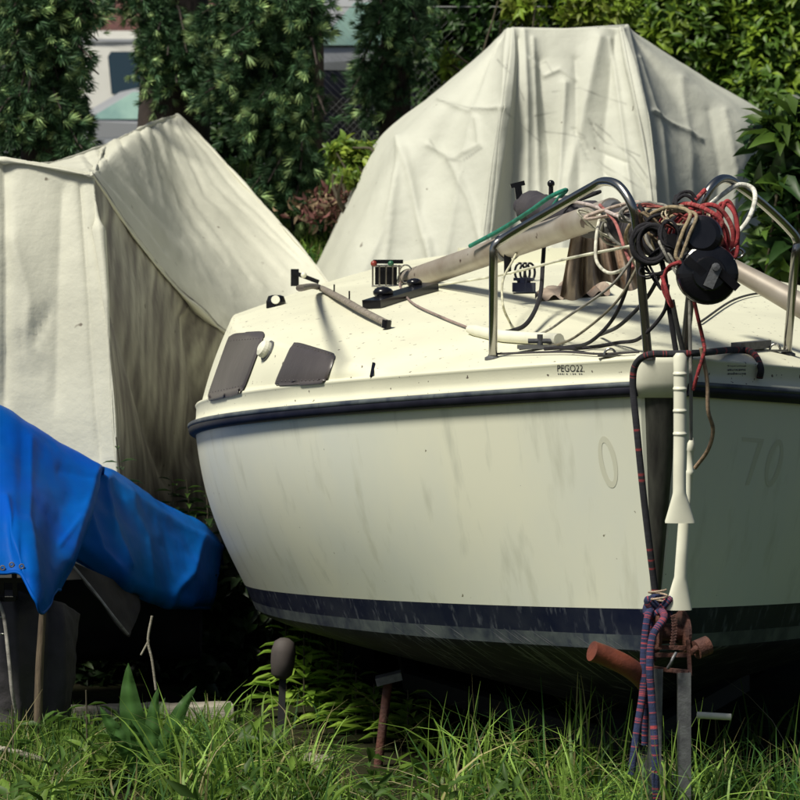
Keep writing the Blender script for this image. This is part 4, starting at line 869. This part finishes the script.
# ---- spruces
a = np.arange(13)*2*math.pi/13; TV = [(0, 0, 0)]; TF = []; TC = [(.75, .8, .8)]
for i, q in enumerate(a):
    sp_ = .34 if i % 2 else .2; le = .85 if i % 2 else 1.05; c_, s_ = math.cos(q), math.sin(q); n = len(TV); sp_ *= 1.6
    TV += [(c_*sp_*.5-s_*.06, le*.45, s_*sp_*.5+c_*.06), (c_*sp_*.5+s_*.06, le*.45, s_*sp_*.5-c_*.06), (c_*sp_, le, s_*sp_)]; TC += [(.8, .85, .9)]*2+[(1.25, 1.2, .95)]
    TF += [(0, n, n+1), (n, n+2, n+1)]
TV = np.array(TV); TF = np.array(TF); TC = np.array(TC)
def gaps(P):
    q = proj(P); x, y = q[:, 0], q[:, 1]
    return (((x > 88) & (x < 138) & (y > 26) & (y < 140)) | ((x > 312) & (x < 352) & (y > 40) & (y < 150)) | ((x > 322) & (x < 390) & (y > 150))) & (rng.random(len(x)) < .93)
def spruce(label, x, Y, zt, r0, boughs, high, seed, crown=.6, light=.35):
    b = at(x, 240, Y); b[2] = float(gz(b[0], Y)); t = thing('spruce_tree', label, 'tree', tuple(b), 'spruces in front of the parked vehicles')
    mb = MB(); P = cr([b-(0, 0, .1), b+(.03, 0, zt*.35), b+(-.02, .03, zt*.7), b+(0, 0, zt)], 30); mb.tube(P, np.linspace(r0*1.12, r0*.6, 30), 16); mb.obj('trunk', M['bark'], t)
    fo = MB(); pos = []; dr = []; tip = []
    def bough(s, e, dense):
        m = np.array((s+e)/2+(0, 0, .10)); C = cr([s, m, e], 16); br = MB(); br.tube(C, np.linspace(.018, .005, 16), 5); br.obj('branch', M['bark'], t)
        L = np.linalg.norm(e-s); d = nrm(e-s); sd = nrm(np.cross(d, (0, 0, 1.0)))
        for k in range(int(L*24*dense)):
            f = rng.random()**.7; i = min(15, int(f*15)); p = C[i]; l = (.12+.22*rng.random())*(1.15-.6*f)
            td = nrm(d*.7+sd*rng.choice((-1, 1))*rng.uniform(.4, 1.1)+np.array((0, 0, -rng.uniform(.0, 1.1)))); q = np.linspace(.1, 1, max(3, int(l/.045)))
            pp = p+td*(l*q)[:, None]+np.array((0, 0, -1))*(l*.5*q*q)[:, None]
            pos.append(pp); dd = np.tile(td, (len(q), 1))+rng.normal(size=(len(q), 3))*.45+np.array((0, -.15, .15)); dr.append(dd); tip.append(q)
    for (ex, ey, eY, dn) in boughs:
        e = at(ex, ey, eY); s = b.copy(); s[2] = min(b[2]+zt*.97, e[2]+rng.uniform(.1, .3)); bough(s, e, dn)
    for k in range(high):
        z = b[2]+rng.uniform(1.9, zt*.95); a_ = rng.random()*6.283; l = crown*(1.5-1.1*(z-b[2])/zt)*rng.uniform(.7, 1.1); s = np.array((b[0], Y, z)); e = s+np.array((math.cos(a_)*l, math.sin(a_)*l, -.25*l)); bough(s, e, .9)
    pos = np.concatenate(pos); dr = np.concatenate(dr); tip = np.concatenate(tip); k = ~gaps(pos); pos, dr, tip = pos[k], dr[k], tip[k]
    n = len(pos); yng = ((tip > .8) & (rng.random(n) < light))[:, None]; c = np.where(yng, (.38, .52, .23), (.055, .115, .052))*(.6+.8*rng.random((n, 1)))
    fo.inst(TV, TF, pos, dr, rng.uniform(.06, .1, n), TC, c)
    fo.obj('crown', M['needle'], t); return t
def fan(x0, x1, y0, y1, Y0, Y1, n, dn=1.0): return [(rng.uniform(x0, x1), rng.uniform(y0, y1), rng.uniform(Y0, Y1), dn) for _ in range(n)]
spruce('dense blue green spruce at the picture edge, beside the white van', 36, 20.4, 3.9, .13, fan(-10, 94, -20, 150, 19.6, 20.4, 54)+fan(70, 100, 40, 150, 20, 20.6, 10), 5, 1, .8)
spruce('thick dark trunked spruce just behind the peak of the stained tarpaulin', 172, 23.4, 3.9, .26, fan(130, 205, 30, 85, 22.3, 22.9, 16)+fan(90, 150, -30, 12, 22.4, 23.0, 10), 5, 2, .8)
spruce('bushy spruce whose boughs hang low beside the gap to the car', 306, 21.8, 3.9, .10, fan(198, 328, -10, 125, 20.9, 21.7, 50)+fan(250, 328, 110, 215, 20.9, 21.6, 28), 5, 3, .7)
spruce('shaded spruce left of the tall grey tarpaulin, with sparse boughs', 392, 22.6, 3.9, .11, fan(350, 432, -20, 60, 21.8, 22.8, 20)+fan(350, 410, 50, 115, 22.2, 22.8, 12), 5, 4, .7, .15)
for lb, cl in (('dark evergreen shrub behind the thick spruce trunk, hiding the parked cars', [(168, 20, 24.7, (.20, .3, .5)), (185, 95, 24.6, (.28, .3, .35)), (165, -40, 24.7, (.3, .3, .3))]), ('dark evergreen shrub behind the bushy spruce, below its hanging boughs', [(235, 50, 24.7, (.36, .3, .6)), (280, 110, 24.6, (.18, .3, .5)), (240, 140, 24.5, (.4, .3, .3))]), ('dark evergreen shrub behind the dense spruce beside the van', [(40, 60, 24.7, (.33, .3, .6)), (30, 140, 24.6, (.38, .3, .4))])):
    bush(lb, 'evergreen_shrub', 'shrub', tuple(at(cl[0][0], 170, 24.7)), [(tuple(at(x, y, Yq)), r) for x, y, Yq, r in cl], 800, .10, .38, (.028, .065, .024), (.05, .1, .03), .2, 6, 'dark shrubs behind the spruces')
# ---- broadleaf shrubs to the upper right
DG = (.035, .085, .018); YG = (.20, .30, .03); MG = (.08, .155, .024)
def sh_at(x, y, Y, r): return (tuple(at(x, y, Y)), r)
bush('large bright green shrub filling the corner above the grey tarpaulin', 'broadleaf_shrub', 'shrub', (2.2, 23.6, 2.75), [sh_at(690, 40, 23.5, (.8, .6, .8)), sh_at(780, 110, 23.2, (.6, .6, .9)), sh_at(620, -30, 23.8, (.7, .5, .6)), sh_at(800, -20, 23.4, (.7, .6, .8)), sh_at(740, 190, 23.0, (.5, .4, .6))], 6000, .115, .42, MG, YG, .42, 6, 'shrubs behind the grey tarpaulin')
bush('dark leafy shrub between the shaded spruce and the tall tarpaulin peaks', 'broadleaf_shrub', 'shrub', (.6, 24.4, 2.8), [sh_at(470, 30, 24.3, (.55, .5, .9)), sh_at(540, -10, 24.5, (.6, .5, .5)), sh_at(450, 110, 24.2, (.3, .3, .4))], 2600, .11, .45, DG, MG, .2, 6, 'shrubs behind the grey tarpaulin')
bush('sunlit yellow green sprig shrub above the left peak of the grey tarpaulin', 'broadleaf_shrub', 'shrub', (.85, 22.6, 2.6), [sh_at(520, 8, 22.4, (.14, .2, .1)), sh_at(447, 62, 22.4, (.06, .08, .14)), sh_at(600, 8, 22.4, (.3, .2, .12))], 260, .1, .4, YG, (.16, .2, .03), .5, 6, 'shrubs behind the grey tarpaulin')
bush('small light green sapling beside the dark car', 'sapling', 'sapling', tuple(at(358, 225, 20.3)), [sh_at(346, 150, 20.3, (.15, .15, .10)), sh_at(368, 160, 20.3, (.13, .15, .12)), sh_at(352, 176, 20.2, (.10, .12, .06))], 200, .085, .5, (.12, .2, .03), (.26, .34, .05), .5, 5)
# big-leaved tree branch at the frame edge
bush('young walnut like tree with long dark drooping leaves beside the grey tarpaulin', 'broadleaf_tree', 'tree', tuple(np.append(at(815, 300, 16.6)[:2], .0)), [sh_at(790, 135, 16.6, (.17, .25, .16)), sh_at(780, 185, 16.5, (.13, .2, .12)), sh_at(790, 240, 16.5, (.14, .2, .16)), sh_at(830, 180, 16.6, (.2, .3, .5)), sh_at(765, 260, 16.6, (.10, .14, .07))], 300, .24, .36, (.02, .05, .012), (.07, .13, .02), .3, 6)
# far belt of trees
fm = MB(); n = 9000; P = np.stack((rng.uniform(-22, 22, n), rng.uniform(57, 66, n), rng.uniform(2.5, 16, n)), -1); P[:, 2] *= .8+.2*np.array([noise.noise(Vector((x*.25, 0, 0))) for x in P[:, 0]])
shoots(fm, P, rng.normal(size=(n, 3))+(0, -.3, .6), 5, .55, .6, (.02, .045, .012), (.06, .1, .015), .3)
fo = fm.obj('far_woods', M['leaf']); fo['kind'] = 'stuff'
# dock plant, nettles, weeds
def longleaf(mb, base, dirv, ln, wd, c, bend):
    n = 26; d = nrm(dirv); s = nrm(np.cross(d, (0, 1.0, 0))); nn = np.cross(s, d); rows = []
    for i in range(n+1):
        t = i/n; w_ = wd*(t**.7*(1-t)**.95*3.0+.06*(1-t))*.5+.002; p = base+d*ln*t+nn*(bend*ln*t*t)+s*(.012*math.sin(t*5+ln*9))
        rows.append([p-s*w_+nn*w_*(.3+.15*math.sin(t*17)), p-s*w_*.5+nn*w_*.14+nn*.006*math.sin(t*40), p, p+s*w_*.5+nn*w_*.14+nn*.006*math.cos(t*37), p+s*w_+nn*w_*(.3+.15*math.cos(t*15))])
    col = np.array([[np.array(c)*k for k in (.9, 1, 1.5, 1, .9)] for _ in range(n+1)]).reshape(-1, 3); mb.grid(np.array(rows), col)
dk = thing('dock_plant', 'tall dock plant with broad pointed leaves in front of the timber', 'plant', tuple(np.append(at(142, 0, 12.2)[:2], 0)))
b0 = np.append(at(142, 0, 12.2)[:2], .05)
for ex, ey, w_, bd, Yo in ((128, 664, .085, .05, 0), (104, 705, .06, -.1, .05), (160, 690, .055, .08, -.02), (196, 690, .06, .12, -.04), (133, 720, .05, 0, -.08), (112, 730, .05, -.1, -.06), (170, 735, .05, .1, -.08)):
    e = at(ex, ey, 12.2+Yo); mb = MB(); longleaf(mb, b0, e-b0, np.linalg.norm(e-b0), w_*1.15, (.05, .12, .028), bd); mb.obj('leaf', M['leaf'], dk)
def weed(label, name, base, top, nl, ln, wd, c1, c2, cat='plant', lean=.0):
    base = np.array(base); top = np.array(top); t = thing(name, label, cat, tuple(base)); st = MB(); C = cr([base, (base+top)/2+(lean, 0, 0), top], 14); st.tube(C, np.linspace(.006, .003, 14), 5); st.obj('stem', M['twig'], t)
    mb = MB(); P = []; A = []
    for k in range(nl):
        f = .25+.75*k/nl; p = C[min(13, int(f*13))]; a_ = k*1.57+rng.random()*.4
        for q in (0, math.pi): P.append(p); A.append((math.cos(a_+q), math.sin(a_+q), .35-.5*rng.random()))
    P = np.array(P); A = np.array(A); s = ln*(1.1-.6*np.linspace(0, 1, len(P))); tint = np.where(rng.random((len(P), 1)) < .4, c2, c1)*(.7+.6*rng.random((len(P), 1)))
    mb.inst(LV, LF, P, A, s, LC, tint, roll=np.tile((0, 0, 1.0), (len(P), 1)), wid=s*wd); mb.obj('leaves', M['leaf'], t)
weed('tall dark nettle against the stained tarpaulin, above the blue sheet', 'nettle', at(126, 520, 14.45), at(116, 437, 14.4), 6, .13, .32, (.02, .04, .015), (.05, .09, .02))
for i, (x, y, yt, lb) in enumerate(((168, 540, 470, 'bushy nettle top showing over the blue sheet, nearest the tall nettle'), (183, 545, 478, 'bushy nettle with spread leaves in the middle of the clump over the blue sheet'), (202, 550, 482, 'bushy nettle over the blue sheet, closest to the sailing boat'))):
    weed(lb, 'nettle', at(x, y, 15.0), at(x+3, yt, 15.0), 9, .14, .38, (.022, .05, .014), (.06, .12, .02), lean=.02)
weed('narrow leaved weed with a whorled top standing in grass beside the dock plant', 'weed', np.append(at(88, 0, 12.3)[:2], 0), at(86, 690, 12.3), 9, .16, .16, (.07, .14, .02), (.12, .2, .03))
weed('short narrow leaved weed in the near grass by the bleached stick', 'weed', np.append(at(15, 0, 12.2)[:2], 0), at(12, 705, 12.2), 8, .13, .2, (.05, .11, .02), (.1, .17, .03))
for x, yt, Y, lb in ((286, 622, 14.1, 'bright leafy weed standing highest in the gap beneath the hull, above the grey roller'), (304, 634, 13.9, 'bright leafy weed under the hull, just beside the grey roller'), (322, 646, 14.2, 'bright leafy weed under the hull, second from the grey roller'), (338, 660, 13.8, 'bright leafy weed in the middle of the row under the hull'), (356, 672, 13.6, 'bright leafy weed low under the hull, next but one to the rusty prop'), (374, 684, 13.4, 'bright leafy weed under the hull, touching the rusty prop'), (408, 690, 13.2, 'yellow green weed in the dark beyond the rusty prop')):
    weed(lb, 'weed', np.append(at(x, 0, Y)[:2], 0.0), at(x, yt, Y), 13, .20, .42, (.16, .28, .035), (.27, .41, .06))
ug = MB(); n = 5200; X_ = rng.uniform(-3.2, 2.6, n); Y_ = np.where(X_ < -.62, rng.uniform(14.9, 16.2, n), rng.uniform(17.7, 19.2, n)); hm = np.where(X_ < -.62, .62, .75)
keep = ~((X_ > -.62) & (X_ < -.02) & (rng.random(n) < .8)) & ~((X_ < -1.0) & (Y_ < 15.4)); X_, Y_, hm = X_[keep], Y_[keep], hm[keep]
shoots(ug, np.stack((X_, Y_, gz(X_, Y_)+rng.random(len(X_))*hm), -1), rng.normal(size=(len(X_), 3))*.5+(0, -.3, .7), 5, .12, .45, (.014, .03, .01), (.03, .055, .015), .25)
uo = ug.obj('undergrowth', M['leaf']); uo['kind'] = 'stuff'
# leaf heap on the bank
hp = MB(); n = 1500; c = at(352, 205, 20.7); P = c+rng.normal(size=(n, 3))*(.16, .12, .055)+np.array((.04, 0, -.02)); tint = np.where(rng.random((n, 1)) < .5, (.13, .05, .045), (.17, .12, .07))*(.5+rng.random((n, 1)))
hp.inst(LV, LF, P, rng.normal(size=(n, 3)), .08, LC, tint, wid=.03); h_ = hp.obj('leaf_heap', M['heap'], None, tuple(c-(0, 0, .15))); tag(h_, 'heap of reddish dead leaves and straw on the bank', 'leaf heap')

# ------------------------------------------------------------------ vehicles, house and fence beyond the trees
def extr(mb, prof, y0, y1, inset=0, sm=False):
    """side profile (x,z) extruded along y with tumblehome inset at the top"""
    P = np.asarray(prof, float); n = len(P); zt = P[:, 1].max(); zb = P[:, 1].min(); k = np.clip((P[:, 1]-(zb+.45*(zt-zb)))/(.55*(zt-zb)), 0, 1)*inset
    a = np.stack((P[:, 0], y0+k, P[:, 1]), -1); b = np.stack((P[:, 0], y1-k, P[:, 1]), -1); i = np.arange(n); j = (i+1) % n
    mb.add(np.concatenate((a, b)), np.stack((i, i+n, j+n, j), -1), None, sm); mb.add(a, np.arange(n)[None], None, False); mb.add(b, np.arange(n)[None, ::-1], None, False)
def panel(t, nm, pts, y, m, zb, zt, inset):
    fy = lambda z: y+min(1, max(0, (z-(zb+.45*(zt-zb)))/(.55*(zt-zb))))*inset
    mb = MB(); P = np.array([(p[0], fy(p[1]), p[1]) for p in pts], float); Q = P+np.array((0, -.012, 0)); n = len(P); i = np.arange(n); j = (i+1) % n
    mb.add(np.concatenate((P, Q)), np.stack((i, j, j+n, i+n), -1), None, False); mb.add(Q, i[None], None, False); mb.obj(nm, m, t)
def wheels(t, xs, y0, y1, z, r):
    for x in xs:
        for y in (y0+.12, y1-.12):
            c = np.array((x, y, z+r)); mb = MB(); mb.lathe([(r*.6, -.1), (r*.95, -.1), (r, -.06), (r, .06), (r*.95, .1), (r*.6, .1)], c, (0, 1, 0), 28); wh = mb.obj('wheel', M['tyre'], t)
            mb = MB(); mb.lathe([(.001, -.085), (r*.62, -.085), (r*.62, .085), (.001, .085)], c, (0, 1, 0), 20); mb.obj('rim', M['galv'], wh)
zf = float(gz(0, 45)); x0 = -4.95; Y = 45.0
vn = thing('van', 'white panel van parked beyond the spruces, dark rear side window', 'van', (x0+2.4, Y, zf))
mb = MB(); extr(mb, [(x0, zf+.35), (x0, zf+2.1), (x0+.08, zf+2.3), (x0+.3, zf+2.4), (x0+3.4, zf+2.4), (x0+3.7, zf+2.28), (x0+4.3, zf+1.35), (x0+4.85, zf+1.15), (x0+4.95, zf+.9), (x0+4.95, zf+.35)], Y-.95, Y+.95, .12); mb.obj('body', M['van'], vn)
def zpx(y, Yv): return H+(240-y)/FPX*Yv
def xpx(x, Yv): return (x-400)/FPX*Yv
panel(vn, 'window', [(xpx(107, 44), zpx(56, 44)), (xpx(110, 44), zpx(51, 44)), (xpx(150, 44), zpx(51, 44)), (xpx(152, 44), zpx(94, 44)), (xpx(111, 44), zpx(94, 44))], Y-.945, M['glass'], zf+.35, zf+2.4, .12)
panel(vn, 'window', [(x0+2.2, zf+1.35), (x0+3.0, zf+1.35), (x0+3.0, zf+1.95), (x0+2.2, zf+1.95)], Y-.945, M['glass'], zf+.35, zf+2.4, .12)
for sx in (x0+1.55, x0+2.1, x0+3.15):
    panel(vn, 'door_seam', [(sx, zf+.5), (sx+.02, zf+.5), (sx+.02, zf+2.2), (sx, zf+2.2)], Y-.955, M['glass'], zf+.35, zf+2.4, .12)
panel(vn, 'side_moulding', [(x0+.1, zf+1.02), (x0+4.8, zf+1.02), (x0+4.8, zf+1.12), (x0+.1, zf+1.12)], Y-.955, M['silver'], zf+.35, zf+2.4, .12)
panel(vn, 'roof_gutter', [(x0+.3, zf+2.24), (x0+3.5, zf+2.24), (x0+3.5, zf+2.28), (x0+.3, zf+2.28)], Y-.965, M['silver'], zf+.35, zf+2.4, .12)
wheels(vn, (x0+.9, x0+4.0), Y-.95, Y+.95, zf, .33)
def car(label, x0, Y, dirx, upper, lower, z, gm_):
    t = thing('car', label, 'car', (x0+dirx*2, Y, z)); f = lambda pts: [(x0+dirx*a, z+b) for a, b in (pts if dirx > 0 else pts[::-1])]
    mb = MB(); extr(mb, f([(0, .25), (4.1, .25), (4.15, .6), (4.0, .82), (.1, .72), (-.02, .5)]), Y-.85, Y+.85, .03); mb.obj('body', lower, t)
    mb = MB(); extr(mb, f([(.06, .722), (4.02, .822), (3.9, .95), (3.55, 1.28), (3.0, 1.43), (1.9, 1.44), (1.55, 1.36), (.95, .99), (.3, .86)]), Y-.83, Y+.83, .18); mb.obj('upper_body', upper, t)
    panel(t, 'side_window', f([(1.15, 1.0), (2.2, 1.0), (2.2, 1.36), (1.72, 1.36)]), Y-.825, gm_, z+.722, z+1.44, .18); panel(t, 'side_window', f([(2.28, 1.0), (3.35, 1.0), (3.05, 1.35), (2.28, 1.36)]), Y-.825, gm_, z+.722, z+1.44, .18)
    wheels(t, (x0+dirx*.8, x0+dirx*3.3), Y-.87, Y+.87, z, .31)
    for yy in (-.6, .6): mb = MB(); mb.ball((x0+dirx*.06, Y+yy, z+.62), .09, 6); mb.obj('headlight', M['steel'], t)
    return t
car('silver hatchback seen in the gap below the white van', xpx(8, 41), 41, 1, M['silver'], M['silver'], float(gz(0, 41)), M['glassg'])
car('dark car with pale top parked beyond the bushy spruce', xpx(725, 25.5), 25.5, -1, M['silver'], M['dcar'], float(gz(0, 25.5)), M['glassg'])
hz = float(gz(0, 52)); hs = thing('house', 'pale house with low red brown tiled roof behind the van', 'house', (-6, 53, hz))
mb = MB(); mb.box((-6.2, 53, hz+1.45), (3.2, 2.5, 1.45)); mb.obj('wall', M['render'], hs)
mb = MB(); e = zpx(29, 50); 
mb.add([(-9.6, 50, e-.06), (-2.8, 50, e-.06), (-2.8, 53, e+1.5), (-9.6, 53, e+1.5), (-9.6, 56, e-.06), (-2.8, 56, e-.06)], np.array([(0, 1, 2, 3), (3, 2, 5, 4)]), None, False)
o = mb.obj('roof', M['tile'], hs); sd = o.modifiers.new('thickness', 'SOLIDIFY'); sd.thickness = .12
fe = thing('chain_link_fence', 'sagging chain link fence in front of the dark car', 'fence', (-.6, 23.9, 2.7))
mb = MB(); y = 23.9; zb = float(gz(0, y)); hF = 1.25
for i in range(22, 60):
    for sg in (1, -1):
        xa = -2.2+i*.055; xb = xa+sg*hF; mb.tube([(xa, y+.002*sg, zb), (xb, y+.002*sg, zb+hF)], .0009, 3, False)
mb.obj('wire_mesh', M['mesh'], fe)
for xq in (-1.0, 1.9):
    mb = MB(); mb.tube([(xq, y, zb-.1), (xq, y, zb+hF+.05)], .025, 8); mb.obj('post', M['galv'], fe)
mb = MB(); mb.tube([(-1.0, y, zb+hF), (1.9, y, zb+hF)], .006, 6); mb.obj('top_wire', M['mesh'], fe)
